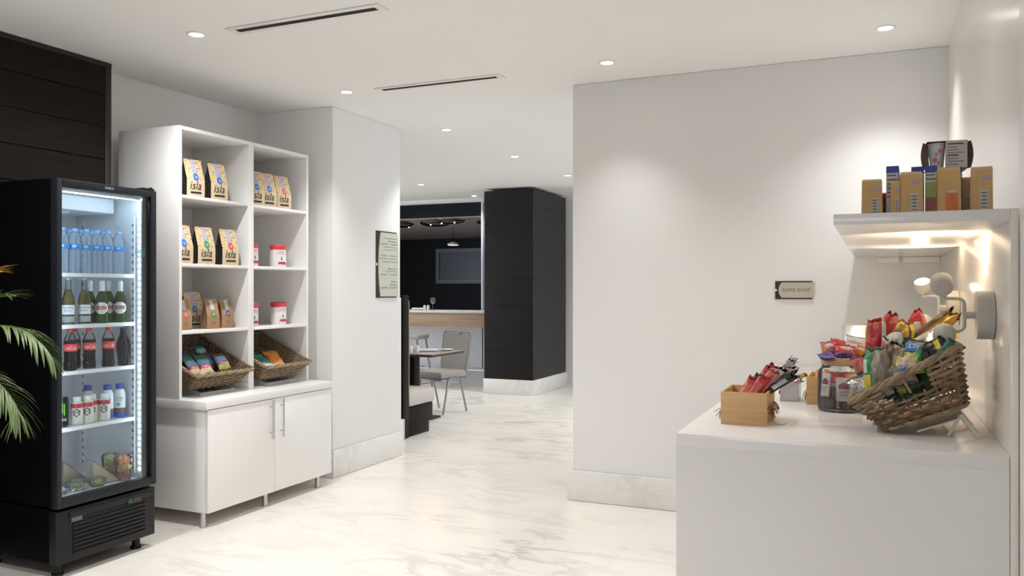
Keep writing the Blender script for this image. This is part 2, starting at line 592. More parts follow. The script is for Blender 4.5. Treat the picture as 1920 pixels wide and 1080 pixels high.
# ------------------------------------------------------------------ ceiling fittings
def make_downlight(label, loc, cone=105, first=[None], watt=SPOT_W, group='recessed ceiling downlights'):
    if first[0] is None:
        t = thing('downlight', label, 'ceiling light', loc, 0, group)
        MB().lathe([(0.036, -0.001), (0.050, -0.001), (0.050, -0.004), (0.045, -0.006), (0.037, -0.004), (0.036, -0.001)], 32, cap=False).build('trim_ring', mat('downlight_ring', (0.8, 0.78, 0.75), 0.4), t)
        MB().cyl((0, 0, -0.0035), 0.0365, 0.002, 'Z', 32).build('lens', M_lamp, t)
        first[0] = t
    else:
        t = dup(first[0], loc, None, label, group)
    ld = bpy.data.lights.new('downlight_beam', 'SPOT')
    ld.energy = watt
    ld.color = (1.0, 0.995, 0.985)
    ld.spot_size = math.radians(cone)
    ld.spot_blend = 1.0
    ld.shadow_soft_size = 0.04
    lo = bpy.data.objects.new('downlight_beam', ld)
    C.objects.link(lo)
    lo.parent = t
    lo.location = (0, 0, -0.03)
    return t
DL = [((-3.32, 3.367), 'recessed downlight nearest the dark wood panel, left of the longer vent', 3.2),
      ((-3.337, 4.762), 'recessed downlight above the white open shelves, left end of the second vent', 1.8),
      ((-1.476, 4.775), 'recessed downlight above the left part of the plain back wall', 0.9),
      ((0.046, 4.726), 'recessed downlight in the top right ceiling corner above the snack counter', 1.5),
      ((-3.348, 6.231), 'recessed downlight in the passage just past the white column', 2),
      ((-3.379, 7.758), 'recessed downlight in the passage, second past the white column', 2),
      ((-5.397, 9.357), 'recessed downlight over the dining area, left of the other far one', 2),
      ((-5.339, 10.782), 'farthest recessed downlight, close to the bar opening and pillar', 2)]
for (x, y), lab, k in DL:
    make_downlight(lab, (x, y, CZ), watt=SPOT_W * k, cone=150 if 'dark wood panel' in lab else (112 if 'snack counter' in lab else 92))
for x, y in ((-3.32, 1.95), (-1.7, 3.37), (-1.7, 1.95), (-3.32, 0.5), (-1.7, 0.5), (-3.0, -1.5), (-1.6, 7.7), (-1.6, 9.4), (-3.36, 9.3), (-7.2, 9.3), (-7.2, 7.7)):  # added unseen downlights, carry the grid on to brighten the room
    make_downlight('added recessed downlight outside the view, brightening the room', (x, y, CZ), group='added downlights outside the view', watt=SPOT_W * (2.6 if x == -1.7 and y > 0 else 3.3), cone=135)
make_downlight('added recessed downlight outside the view, brightening the room', (0.046, 3.3, CZ), group='added downlights outside the view', watt=SPOT_W * 0.15)  # another added unseen downlight, weak, over the counter

def make_vent(loc, L, label):
    t = thing('ceiling_vent', label, 'air vent', loc, 0, 'linear slot vents')
    MB().box(-L / 2 - 0.04, L / 2 + 0.04, 0.020, 0.052, -0.006, -0.001, 0.0015).box(-L / 2 - 0.04, L / 2 + 0.04, -0.052, -0.020, -0.006, -0.001, 0.0015).box(-L / 2 - 0.04, -L / 2, -0.020, 0.020, -0.006, -0.001).box(L / 2, L / 2 + 0.04, -0.020, 0.020, -0.006, -0.001).build('frame', mat('vent_frame_paint', (0.82, 0.80, 0.78), 0.5), t)
    MB().box(-L / 2, L / 2, -0.0202, 0.0202, -0.0055, -0.001).build('slot', mat('vent_slot', (0.005, 0.005, 0.005), 0.8), t)
make_vent((-2.638, 3.40, CZ), 0.86, 'linear slot air vent nearest the viewer, at the top of the picture')
make_vent((-2.644, 4.803, CZ), 0.856, 'linear slot air vent farther back, between the two rows of downlights')

# ------------------------------------------------------------------ drinks fridge (local: front face x = 0, y across, z up)
FX, FY = -3.6, 3.062
fr = thing('drinks_fridge', 'tall black glass door drinks fridge lit inside by white strips', 'fridge', (FX, FY, 0))
MB().box(-0.60, -0.05, -0.300, -0.268, 0.345, 1.94, 0.004).box(-0.60, -0.05, 0.268, 0.300, 0.345, 1.94, 0.004).box(-0.60, -0.05, -0.268, 0.268, 1.905, 1.94).box(-0.60, -0.585, -0.268, 0.268, 0.345, 1.905).box(-0.60, -0.05, -0.268, 0.268, 0.345, 0.365).build('cabinet_shell', M_black, fr)
MB().box(-0.585, -0.575, -0.267, 0.267, 0.366, 1.904).box(-0.575, -0.051, -0.267, -0.257, 0.366, 1.904).box(-0.575, -0.051, 0.257, 0.267, 0.366, 1.904).box(-0.575, -0.051, -0.257, 0.257, 1.896, 1.904).box(-0.575, -0.051, -0.257, 0.257, 0.366, 0.374).build('inner_liner', M_liner, fr)
ev = MB().box(-0.574, -0.23, -0.255, 0.222, 1.815, 1.894, 0.006).build('evaporator_cover', M_liner, fr)
MB().lathe([(0.085, 0), (0.088, -0.006), (0.078, -0.014), (0.03, -0.018), (0.0, -0.018)], 32, c=(-0.36, -0.06, 1.814)).build('fan_guard', M_wire, ev)
# door
dr = MB().box(-0.048, 0, -0.300, -0.273, 0.34, 1.938, 0.004).box(-0.048, 0, 0.265, 0.300, 0.34, 1.938, 0.004).box(-0.048, 0, -0.273, 0.265, 1.900, 1.938, 0.003).box(-0.048, 0, -0.273, 0.265, 0.34, 0.385, 0.003).build('door_frame', M_frame, fr)
MB().box(-0.022, -0.016, -0.273, 0.265, 0.385, 1.900).build('door_glass', M_glass, dr)
MB().box(-0.0235, -0.0225, 0.226, 0.262, 0.387, 1.898).build('gasket_reflection_band', M_gasket_refl, dr)  # dark gasket edge and reflection in the glass, painted as a band
lettering('brand_lettering', [('HABCO', (0.0006, -0.004, 1.920), 0.052, 0.012)], mat('grey_lettering', (0.5, 0.52, 0.55), 0.4), dr, (0, 1, 0), (0, 0, 1))
MB().lathe([(0.028, 0), (0.030, 0), (0.030, 0.0008), (0.028, 0.0008)], 32, M=Matrix.Translation((-0.0152, 0.203, 1.60)) @ Matrix.Rotation(PI / 2, 4, 'Y'), cap=False).box(-0.0152, -0.0146, 0.180, 0.226, 1.596, 1.602).box(-0.0152, -0.0146, 0.180, 0.226, 1.606, 1.609).box(-0.0152, -0.0146, 0.180, 0.226, 1.589, 1.592).build('round_sticker', mat('teal_sticker', (0.03, 0.22, 0.22), 0.4), dr)
MB().box(-0.10, -0.01, 0.22, 0.296, 1.939, 1.950, 0.003).cyl((-0.022, 0.280, 1.95), 0.009, 0.006).build('hinge', M_blackp, fr)
# light strips
def led_strip(y, m):
    st = MB().box(-0.085, -0.055, y - 0.006, y + 0.004, 0.40, 1.885).build('light_strip', M_wire, m)
    b = MB()
    for k in range(44):
        z = 0.425 + k * (1.44 / 43)
        b.box(-0.076, -0.064, y - 0.0085, y - 0.006, z - 0.006, z + 0.006) if y > 0 else b.box(-0.076, -0.064, y + 0.004, y + 0.0065, z - 0.006, z + 0.006)
    b.build('led_beads', M_led, st)
led_strip(0.2535, fr)
led_strip(-0.2515, fr)
tp = MB().box(-0.085, -0.055, -0.24, 0.24, 1.886, 1.895).build('light_strip', M_wire, fr)
b = MB()
for k in range(16):
    y = -0.235 + k * 0.47 / 15
    b.box(-0.077, -0.063, y - 0.008, y + 0.008, 1.883, 1.886)
b.build('led_beads', M_led, tp)
# shelves and uprights
SHZ = [1.482, 1.222, 0.988, 0.706]
for z in SHZ:
    s_ = MB()
    s_.tube([(-0.105, -0.245, z - 0.004), (-0.105, 0.238, z - 0.004)], 0.004, 6).box(-0.104, -0.098, -0.25, 0.243, z - 0.018, z + 0.002, 0.002)
    s_.tube([(-0.52, -0.245, z - 0.006), (-0.52, 0.238, z - 0.006)], 0.004, 6).tube([(-0.31, -0.245, z - 0.008), (-0.31, 0.238, z - 0.008)], 0.003, 6)
    for k in range(26):
        y = -0.245 + k * 0.483 / 25
        s_.tube([(-0.105, y, z - 0.004), (-0.52, y, z - 0.004)], 0.0017, 5)
    for y in (-0.245, 0.238):
        s_.tube([(-0.105, y, z - 0.005), (-0.52, y, z - 0.005)], 0.0035, 6)
    s_.build('wire_shelf', M_wire, fr)
for x in (-0.115, -0.50):
    for y in (0.2495, -0.2495):
        u_ = MB().box(x - 0.012, x + 0.012, y - 0.006, y + 0.006, 0.40, 1.80).build('shelf_upright', M_wire, fr)
        if y > 0:
            h = MB()
            for k in range(34):
                z = 0.43 + k * 0.04
                h.box(x - 0.004, x + 0.004, y - 0.0068, y - 0.0062, z - 0.008, z + 0.008)
            h.build('slot_holes', mat('shadowed_slots', (0.05, 0.07, 0.09), 0.6), u_)
# machine compartment
MB().box(-0.60, -0.055, -0.298, 0.298, 0.075, 0.335, 0.004).build('machine_housing', M_black, fr)
g = MB().box(-0.052, -0.004, -0.305, 0.292, 0.068, 0.325, 0.004).box(-0.006, 0.004, -0.235, 0.255, 0.282, 0.312, 0.003)
for k in range(8):
    z = 0.10 + k * 0.0205
    g.box(-0.006, 0.003, -0.215, 0.225 if k < 6 else 0.225, z, z + 0.011, 0.002)
for k in range(2):
    z = 0.262 - k * 0.0
g.build('grille', M_blackp, fr)
gc = [o for o in fr.children if o.name.startswith('grille')][0]
h = MB()
for k in range(8):
    z = 0.1125 + k * 0.0205
    h.box(-0.0038, -0.0032, -0.215 if k < 6 else -0.08, 0.225, z, z + 0.0065)
h.build('grille_gaps', mat('grille_gap', (0.002, 0.002, 0.002), 0.8), gc)
MB().box(-0.004, 0.0035, -0.225, -0.165, 0.262, 0.290, 0.001).build('spec_plate', mat('grey_sticker', (0.10, 0.10, 0.11), 0.5), gc)
dp = MB().box(-0.004, 0.005, 0.105, 0.195, 0.270, 0.302, 0.002).build('control_display', mat('display_black', (0.008, 0.008, 0.01), 0.2), gc)
MB().box(0.0052, 0.0058, 0.112, 0.138, 0.276, 0.296).build('green_button', mat('dim_green', (0.01, 0.07, 0.03), 0.4), dp)
lettering('red_digits', [('1K', (0.0056, 0.168, 0.286), 0.036, 0.022)], mat('dim_red_digits', (0.20, 0.04, 0.03), 0.4), dp, (0, 1, 0), (0, 0, 1))
for y in (-0.290, 0.278):
    for z in (0.115, 0.265):
        MB().cyl((-0.006, y, z), 0.006, 0.004, 'X', 12).build('screw', mat('screw_black', (0.003, 0.003, 0.003), 0.6), gc)
for x, y in ((-0.07, -0.245), (-0.07, 0.225), (-0.53, -0.245), (-0.53, 0.225)):
    MB().cyl((x, y, 0.001), 0.028, 0.012, 'Z', 20).cyl((x, y, 0.012), 0.021, 0.060, 'Z', 20).build('foot', M_blackp, fr)

# ------------------------------------------------------------------ bottles (local origin at the base centre, label side towards +x)
def ring(r, z0, z1, seg=24, a0=0, a1=2 * PI, idx=0, mb=None, steps=None):
    """outer sleeve patch on a cylinder from angle a0 to a1"""
    mb = mb or MB()
    n = steps or seg
    rr = r if callable(r) else (lambda z: r)
    zs = [z0 + (z1 - z0) * k / 4 for k in range(5)]
    rows = [[mb.bm.verts.new((rr(z) * math.cos(a0 + (a1 - a0) * k / n), rr(z) * math.sin(a0 + (a1 - a0) * k / n), z)) for k in range(n + 1)] for z in zs]
    for A, B in zip(rows, rows[1:]):
        for k in range(n):
            f = mb.bm.faces.new((A[k], A[k + 1], B[k + 1], B[k]))
            f.material_index = idx
    return mb

def wrap_text(mb, s, r, zc, ht, a_c, a_w, idx=0):
    add_text(mb, s, lambda u, v: Vector((r * math.cos(a_c + (u - 0.5) * a_w), r * math.sin(a_c + (u - 0.5) * a_w), zc + (v - 0.5) * ht)), idx)

A_C = -0.75                       # bottles' labels turned towards the viewer
def profile_r(prof):
    def f(z):
        for (r0, z0), (r1, z1) in zip(prof, prof[1:]):
            if z0 <= z <= z1 and z1 > z0:
                return r0 + (r1 - r0) * (z - z0) / (z1 - z0)
        return prof[-1][0]
    return f
M_pet = clear('clear_pet', (0.95, 0.975, 0.99), 0.18, (0.62, 0.78, 0.92), 0.05, 1.15)
def make_water(label, loc, group):
    t = thing('water_bottle', label, 'water bottle', loc, 0, group)
    pr = [(0.026, 0), (0.031, 0.006), (0.031, 0.06), (0.0295, 0.066), (0.031, 0.072), (0.031, 0.135), (0.0295, 0.14), (0.031, 0.145), (0.0305, 0.165), (0.026, 0.19), (0.018, 0.207), (0.0125, 0.214), (0.0125, 0.224)]
    MB().lathe(pr, 20).build('bottle', M_pet, t)
    MB().lathe([(0.0145, 0.216), (0.0145, 0.230), (0.013, 0.232)], 20).build('cap', mat('pale_blue_cap', (0.20, 0.46, 0.80), 0.4), t)
    lb = ring(0.0315, 0.128, 0.150, 24).build('label', mat('blue_band', (0.03, 0.25, 0.66), 0.35), t, normals=False)
    MB().ball((0, 0, 0), 1).xf(Matrix.Translation((0.0225, -0.0215, 0.139)) @ Matrix.Rotation(A_C, 4, 'Z') @ Matrix.Diagonal((0.0022, 0.013, 0.0075, 1))).build('emblem', mat('light_blue_emblem', (0.30, 0.62, 0.95), 0.4), lb)
    return t
WX = -3.765
gw = 'water bottles on the top fridge shelf'
ys = [2.918, 2.988, 3.055, 3.120, 3.186, 3.256]
w0 = make_water('clear water bottle, front row of top fridge shelf, leftmost', (WX, ys[0], SHZ[0]), gw)
for i in range(1, 6):
    dup(w0, (WX, ys[i], SHZ[0]), None, 'clear water bottle with blue band, front row of top fridge shelf, ' + (ORD[i] if i < 5 else 'rightmost'), gw)
for i in range(5):
    dup(w0, (WX - 0.075, ys[i] + 0.03, SHZ[0]), None, 'clear water bottle in the row behind, top fridge shelf, ' + ORD[i], gw)

def make_beer_clear(label, loc, group):
    t = thing('beer_bottle', label, 'beer bottle', loc, 0, group)
    pr = [(0.027, 0), (0.030, 0.005), (0.030, 0.115), (0.027, 0.137), (0.018, 0.165), (0.0135, 0.19), (0.013, 0.225), (0.0145, 0.227), (0.0145, 0.234)]
    MB().lathe(pr, 22).build('bottle', clear('clear_bottle_glass', (0.95, 0.96, 0.95), 0.01, (0.7, 0.75, 0.72), 0.02, 1.3), t)
    MB().lathe([(0.028, 0.004), (0.0285, 0.115), (0.0255, 0.137), (0.0165, 0.165), (0.013, 0.18)], 20).build('beer', clear('pale_lager', (0.70, 0.58, 0.26), 0.25, (0.36, 0.29, 0.11), 0.3, 1.15), t)
    MB().lathe([(0.0152, 0.229), (0.0152, 0.236), (0.012, 0.238)], 20).build('crown_cap', mat('silver_crown', (0.6, 0.62, 0.64), 0.3, 0.6), t)
    lb = ring(0.0306, 0.052, 0.100, 22, A_C - 1.35, A_C + 1.35).build('label', mat('white_paper_label', (0.80, 0.82, 0.84), 0.5), t, normals=False)
    x = MB()
    wrap_text(x, 'Corona', 0.0310, 0.088, 0.014, A_C, 1.7)
    wrap_text(x, 'Extra', 0.0310, 0.072, 0.010, A_C, 1.1)
    x.build('lettering', mat('navy_ink', (0.02, 0.04, 0.14), 0.5), lb, normals=False)
    ring(0.0306, 0.012, 0.042, 22, A_C - 1.3, A_C + 1.3).build('lower_label', mat('grey_blue_label', (0.33, 0.37, 0.40), 0.5), t, normals=False)
    return t
gb = 'clear glass beer bottles in the fridge'
b0 = make_beer_clear('clear glass beer bottle, leftmost on second fridge shelf, cut by door frame', (-3.80, 2.908, SHZ[1]), gb)
dup(b0, (-3.76, 2.947, SHZ[1]), None, 'clear glass lager bottle with white label, front left of second fridge shelf', gb)
dup(b0, (-3.76, 3.040, SHZ[1]), None, 'clear glass lager bottle nearest the green bottles in the fridge', gb)

def make_beer_green(label, loc, group):
    t = thing('beer_bottle', label, 'beer bottle', loc, 0, group)
    pr = [(0.027, 0), (0.0305, 0.005), (0.0305, 0.118), (0.027, 0.138), (0.017, 0.162), (0.0135, 0.175), (0.013, 0.212), (0.0145, 0.214), (0.0145, 0.221)]
    MB().lathe(pr, 22).build('bottle', clear('green_bottle_glass', (0.16, 0.36, 0.06), 0.35, (0.05, 0.13, 0.015), 0.03, 1.3), t)
    MB().lathe([(0.0150, 0.163), (0.0146, 0.19), (0.0155, 0.218), (0.0135, 0.225)], 20).build('foil_neck', mat('white_foil', (0.78, 0.80, 0.79), 0.4, 0.1), t)
    lb = MB()
    n = 20
    rows = []
    for j in range(7):
        v = -1 + 2 * j / 6
        hw = 1.25 * math.sqrt(max(0.12, 1 - v * v * 0.9))
        rows.append([lb.bm.verts.new((0.0312 * math.cos(A_C + hw * (-1 + 2 * k / n)), 0.0312 * math.sin(A_C + hw * (-1 + 2 * k / n)), 0.080 + v * 0.031)) for k in range(n + 1)])
    for A, B in zip(rows, rows[1:]):
        for k in range(n):
            lb.bm.faces.new((A[k], A[k + 1], B[k + 1], B[k]))
    lb = lb.build('label', mat('cream_paper_label', (0.78, 0.78, 0.70), 0.5), t, normals=False)
    bd = ring(0.0316, 0.072, 0.092, 18, A_C - 0.85, A_C + 0.85).build('red_band', mat('label_red', (0.42, 0.03, 0.04), 0.5), lb, normals=False)
    x = MB()
    wrap_text(x, 'STELLA', 0.0320, 0.0865, 0.007, A_C, 1.2)
    wrap_text(x, 'ARTOIS', 0.0320, 0.0775, 0.007, A_C, 1.2)
    x.build('lettering', mat('white_ink', (0.85, 0.85, 0.85), 0.5), lb, normals=False)
    return t
gg = 'green glass beer bottles in the fridge'
g0 = make_beer_green('green beer bottle with white foil neck, rightmost on its fridge shelf', (-3.76, 3.262, SHZ[1]), gg)
dup(g0, (-3.76, 3.146, SHZ[1]), None, 'green beer bottle with white foil neck, front one in the middle of its shelf', gg)
dup(g0, (-3.82, 3.238, SHZ[1]), None, 'green beer bottle half hidden behind the middle front green bottle', gg)
dup(g0, (-3.83, 3.128, SHZ[1]), None, 'green beer bottle partly hidden behind the clear lager bottle', gg)

def make_cola(label, loc, group):
    t = thing('cola_bottle', label, 'cola bottle', loc, 0, group)
    pr = [(0.026, 0), (0.031, 0.006), (0.031, 0.03), (0.0285, 0.055), (0.029, 0.085), (0.0315, 0.100), (0.0315, 0.135), (0.029, 0.155), (0.020, 0.180), (0.013, 0.193), (0.0125, 0.203)]
    MB().lathe(pr, 22).build('bottle', clear('clear_cola_bottle', (0.95, 0.95, 0.96), 0.0, (0.7, 0.72, 0.75), 0.02, 1.25), t)
    MB().lathe([(0.0245, 0.004), (0.0295, 0.008), (0.0295, 0.03), (0.027, 0.055), (0.0275, 0.085), (0.030, 0.100), (0.030, 0.135), (0.0275, 0.152)], 22).build('cola', mat('cola_liquid', (0.006, 0.003, 0.003), 0.2, spec=0.15), t)
    MB().lathe([(0.0148, 0.194), (0.0148, 0.209), (0.013, 0.211)], 20).build('cap', mat('red_cap', (0.62, 0.03, 0.03), 0.4), t)
    lb = ring(0.0322, 0.098, 0.136, 24).build('label', mat('cola_red', (0.66, 0.03, 0.03), 0.35), t, normals=False)
    x = MB()
    wrap_text(x, 'Coca-Cola', 0.0327, 0.117, 0.020, A_C, 2.0)
    x.build('lettering', mat('white_ink', (0.85, 0.85, 0.85), 0.5), lb, normals=False)
    return t
gk = 'red labelled cola bottles in the fridge'
c0 = make_cola('cola bottle with red label, leftmost on the third fridge shelf', (-3.76, 2.958, SHZ[2]), gk)
dup(c0, (-3.76, 3.070, SHZ[2]), None, 'cola bottle with red label, second front one from left', gk)
dup(c0, (-3.76, 3.186, SHZ[2]), None, 'cola bottle with red label beside the purple bottle', gk)
dup(c0, (-3.84, 3.045, SHZ[2]), None, 'full cola bottle in the row behind, between two front colas', gk)
t = thing('grape_soda_bottle', 'dark purple curvy soda bottle, rightmost on the third fridge shelf', 'soda bottle', (-3.765, 3.285, SHZ[2]))
MB().lathe([(0.024, 0), (0.027, 0.008), (0.0265, 0.03), (0.030, 0.055), (0.0345, 0.085), (0.0345, 0.110), (0.030, 0.135), (0.022, 0.155), (0.015, 0.172), (0.0135, 0.19)], 24).build('bottle', clear('purple_glass', (0.06, 0.02, 0.06), 0.6, (0.016, 0.006, 0.02), 0.03, 1.3), t)
MB().lathe([(0.0150, 0.188), (0.0150, 0.202), (0.013, 0.204)], 20).build('cap', mat('dark_cap', (0.03, 0.02, 0.03), 0.4), t)

t = thing('energy_drink_can', 'tall black drink can with bright green claw mark in the fridge', 'can', (-3.775, 2.928, SHZ[3]))
MB().lathe([(0.024, 0), (0.028, 0.008), (0.0285, 0.132), (0.024, 0.146), (0.0245, 0.149)], 24).build('can_body', mat('black_can', (0.012, 0.013, 0.014), 0.25, 0.4), t)
x = MB()
for k, (a, z0, z1) in enumerate(((-0.32, 0.062, 0.118), (0.0, 0.070, 0.122), (0.32, 0.058, 0.118))):
    ring(0.0290, z0, z1, 4, A_C + a - 0.10, A_C + a + 0.08, mb=x)
x.build('claw_mark', mat('acid_green', (0.16, 0.60, 0.05), 0.4), t, normals=False)
x = MB()
wrap_text(x, 'MONSTER', 0.0291, 0.036, 0.012, A_C, 1.4)
x.build('lettering', mat('white_ink', (0.85, 0.85, 0.85), 0.5), t, normals=False)

def make_shake(label, loc, group):
    t = thing('shake_bottle', label, 'shake bottle', loc, 0, group)
    MB().lathe([(0.026, 0), (0.0295, 0.005), (0.0295, 0.098), (0.026, 0.110), (0.019, 0.118), (0.0165, 0.120)], 24).build('bottle', mat('ivory_plastic', (0.66, 0.65, 0.58), 0.4), t)
    MB().lathe([(0.0185, 0.119), (0.0195, 0.123), (0.0195, 0.138), (0.017, 0.141)], 20).build('cap', mat('white_cap', (0.80, 0.81, 0.80), 0.4), t)
    MB().lathe([(0.0297, 0.086), (0.0299, 0.088), (0.0299, 0.100), (0.0275, 0.108)], 24, cap=False).build('red_band', mat('shake_red', (0.45, 0.03, 0.04), 0.4), t)
    x = MB()
    n = 6
    pts = [(math.sin(2 * PI * k / n), math.cos(2 * PI * k / n)) for k in range(n)]
    for q in range(n):
        (u0, v0), (u1, v1) = pts[q], pts[(q + 1) % n]
        f = [x.bm.verts.new((0.0303 * math.cos(A_C + s * u * 0.62), 0.0303 * math.sin(A_C + s * u * 0.62), 0.062 + s * v * 0.022)) for (u, v, s) in ((u0, v0, 1), (u1, v1, 1), (u1, v1, 0.72), (u0, v0, 0.72))]
        x.bm.faces.new(f)
    wrap_text(x, 'M', 0.0303, 0.062, 0.018, A_C, 0.55)
    x.build('hexagon_emblem', M_ink, t, normals=False)
    return t
gs = 'red banded shake bottles in the fridge'
s0 = make_shake('ivory shake bottle with red band, front, beside the black can', (-3.77, 3.005, SHZ[3]), gs)
dup(s0, (-3.765, 3.063, SHZ[3]), None, 'ivory shake bottle with red band and hexagon, middle front one', gs)
dup(s0, (-3.80, 3.120, SHZ[3]), None, 'ivory shake bottle set slightly back between two front shakes', gs)
dup(s0, (-3.765, 3.165, SHZ[3]), None, 'ivory shake bottle with red band, rightmost front one', gs)

def make_blue(label, loc, group):
    t = thing('sports_drink_bottle', label, 'drink bottle', loc, 0, group)
    pr = [(0.027, 0), (0.0305, 0.006), (0.0305, 0.115), (0.028, 0.135), (0.020, 0.150), (0.0165, 0.155)]
    m = MB()
    m.lathe([(0.027, 0), (0.0305, 0.006), (0.0305, 0.028)], 24)
    m.use(1).lathe([(0.0305, 0.028), (0.0305, 0.052)], 24, cap=False)
    m.use(2).lathe([(0.0305, 0.052), (0.0305, 0.115), (0.028, 0.135), (0.020, 0.150), (0.0165, 0.155)], 24)
    m.build('bottle', [mat('label_blue', (0.03, 0.08, 0.42), 0.35), mat('label_brown', (0.16, 0.09, 0.06), 0.4), mat('label_white', (0.74, 0.78, 0.82), 0.4)], t)
    MB().lathe([(0.0195, 0.153), (0.0205, 0.156), (0.0205, 0.178), (0.018, 0.181)], 20).build('cap', mat('deep_blue_cap', (0.03, 0.06, 0.36), 0.4), t)
    x = MB()
    wrap_text(x, 'UPTIME', 0.0309, 0.106, 0.009, A_C, 1.3)
    wrap_text(x, 'WATER', 0.0309, 0.094, 0.007, A_C, 1.0)
    x.build('lettering', M_ink, t, normals=False)
    x = MB()
    ring(0.0309, 0.062, 0.080, 8, A_C - 0.5, A_C + 0.1, mb=x)
    x.build('teal_picture', mat('label_teal', (0.15, 0.42, 0.42), 0.4), t, normals=False)
    return t
gu = 'blue capped bottles in the fridge'
u0 = make_blue('blue capped white bottle, rightmost on the fourth fridge shelf', (-3.78, 3.277, SHZ[3]), gu)
dup(u0, (-3.80, 3.215, SHZ[3]), None, 'blue capped white bottle, second from right on the fourth fridge shelf', gu)
dup(u0, (-3.87, 3.150, SHZ[3]), None, 'blue capped white bottle at the back, above the shake bottles', gu)

# food on the fridge floor
FZ = 0.3745
M_tub = clear('clear_food_tub', (0.96, 0.98, 0.98), 0.06, (0.8, 0.85, 0.85), 0.03)
def fruit_cup(label, loc, cols, seed):
    rnd = random.Random(seed)
    t = thing('fruit_cup', label, 'fruit cup', loc, 0, 'fruit cups on the fridge floor')
    MB().lathe([(0.034, 0), (0.037, 0.004), (0.047, 0.115), (0.049, 0.118), (0.040, 0.135), (0.018, 0.142), (0, 0.142)], 24).build('cup', M_tub, t)
    for nm, c, z0, z1 in cols:
        m = MB()
        for k in range(16):
            a, q = rnd.uniform(0, 2 * PI), rnd.uniform(0.0, 0.022)
            z = rnd.uniform(z0, z1)
            m.box(-0.013, 0.013, -0.011, 0.011, -0.009, 0.009, 0.003, Matrix.Translation((q * math.cos(a), q * math.sin(a), z)) @ Euler((rnd.uniform(0, 3), rnd.uniform(0, 3), rnd.uniform(0, 3))).to_matrix().to_4x4())
        m.build(nm, c, t)
    return t
M_mango = mat('mango_pieces', (0.72, 0.48, 0.08), 0.35, var=0.2)
M_melon = mat('melon_pieces', (0.72, 0.26, 0.09), 0.35, var=0.2)
M_berry = mat('red_fruit_pieces', (0.55, 0.06, 0.05), 0.35, var=0.3)
M_greenf = mat('green_fruit_pieces', (0.48, 0.56, 0.10), 0.35, var=0.3)
fruit_cup('clear fruit cup with yellow fruit over red, front right of fridge floor', (-3.715, 3.245, FZ), [('red_fruit', M_berry, 0.02, 0.04), ('yellow_fruit', M_mango, 0.055, 0.08), ('orange_fruit', M_melon, 0.09, 0.118)], 1)
fruit_cup('clear fruit cup with yellow green fruit, behind the other cup', (-3.80, 3.235, FZ), [('orange_fruit', M_melon, 0.02, 0.06), ('green_fruit', M_greenf, 0.075, 0.118)], 2)
def sandwich(label, loc, rz):
    t = thing('sandwich_pack', label, 'sandwich', loc, (0, 0, rz), 'packed sandwich wedges')
    M_br = mat('white_bread', (0.78, 0.70, 0.56), 0.8, var=0.06, bump=0.3, bscale=150)
    for k, (m_, y0, y1) in enumerate(((M_br, -0.034, -0.012), (M_br, 0.012, 0.034))):
        MB().poly([(-0.07, y0, 0.004), (0.07, y0, 0.004), (-0.07, y0, 0.12)], y1 - y0, (0, 1, 0)).build('bread_slice', m_, t)
    MB().poly([(-0.066, -0.012, 0.006), (0.06, -0.012, 0.006), (-0.066, -0.012, 0.112)], 0.024, (0, 1, 0)).build('filling', mat('pale_filling', (0.70, 0.50, 0.36), 0.6, var=0.3, scale=60), t)
    MB().poly([(-0.074, -0.038, 0.0), (0.080, -0.038, 0.0), (-0.074, -0.038, 0.130)], 0.076, (0, 1, 0)).build('clear_box', M_tub, t)
sandwich('wedge sandwich in clear box, middle of the fridge floor beside the fruit cups', (-3.76, 3.155, FZ), 1.45)
sandwich('wedge sandwich in clear box, left and farther back on fridge floor', (-3.90, 3.085, FZ), 1.45)
def salad(label, loc, col, r=0.062):
    t = thing('salad_bowl', label, 'salad', loc, 0, 'salad bowls on the fridge floor')
    MB().lathe([(r * 0.7, 0), (r * 0.75, 0.003), (r, 0.03), (r * 1.05, 0.031), (r * 0.97, 0.042), (0.3 * r, 0.052), (0, 0.052)], 24, pw=3.2).build('clear_bowl', M_tub, t)
    m = MB()
    rnd = random.Random(r)
    for k in range(34):
        a, q = rnd.uniform(0, 2 * PI), rnd.uniform(0, r * 0.66)
        m.ball((q * math.cos(a), q * math.sin(a), rnd.uniform(0.012, 0.032)), 0.012, (1, rnd.uniform(0.4, 1), 0.5), 8)
    m.build('leaves', col, t)
salad('low clear salad bowl with green leaves at the front of the fridge floor', (-3.745, 2.985, FZ), mat('salad_green', (0.30, 0.42, 0.10), 0.5, var=0.4, scale=60), 0.056)
salad('small clear bowl with green grapes, front fridge floor beside the sandwich', (-3.72, 3.085, FZ), mat('grape_green', (0.42, 0.52, 0.16), 0.35, var=0.3, scale=60), 0.040)
salad('clear bowl with pale food in the front left corner of fridge floor', (-3.74, 2.875, FZ), mat('pale_salad', (0.66, 0.64, 0.56), 0.5, var=0.2, scale=60), 0.046)

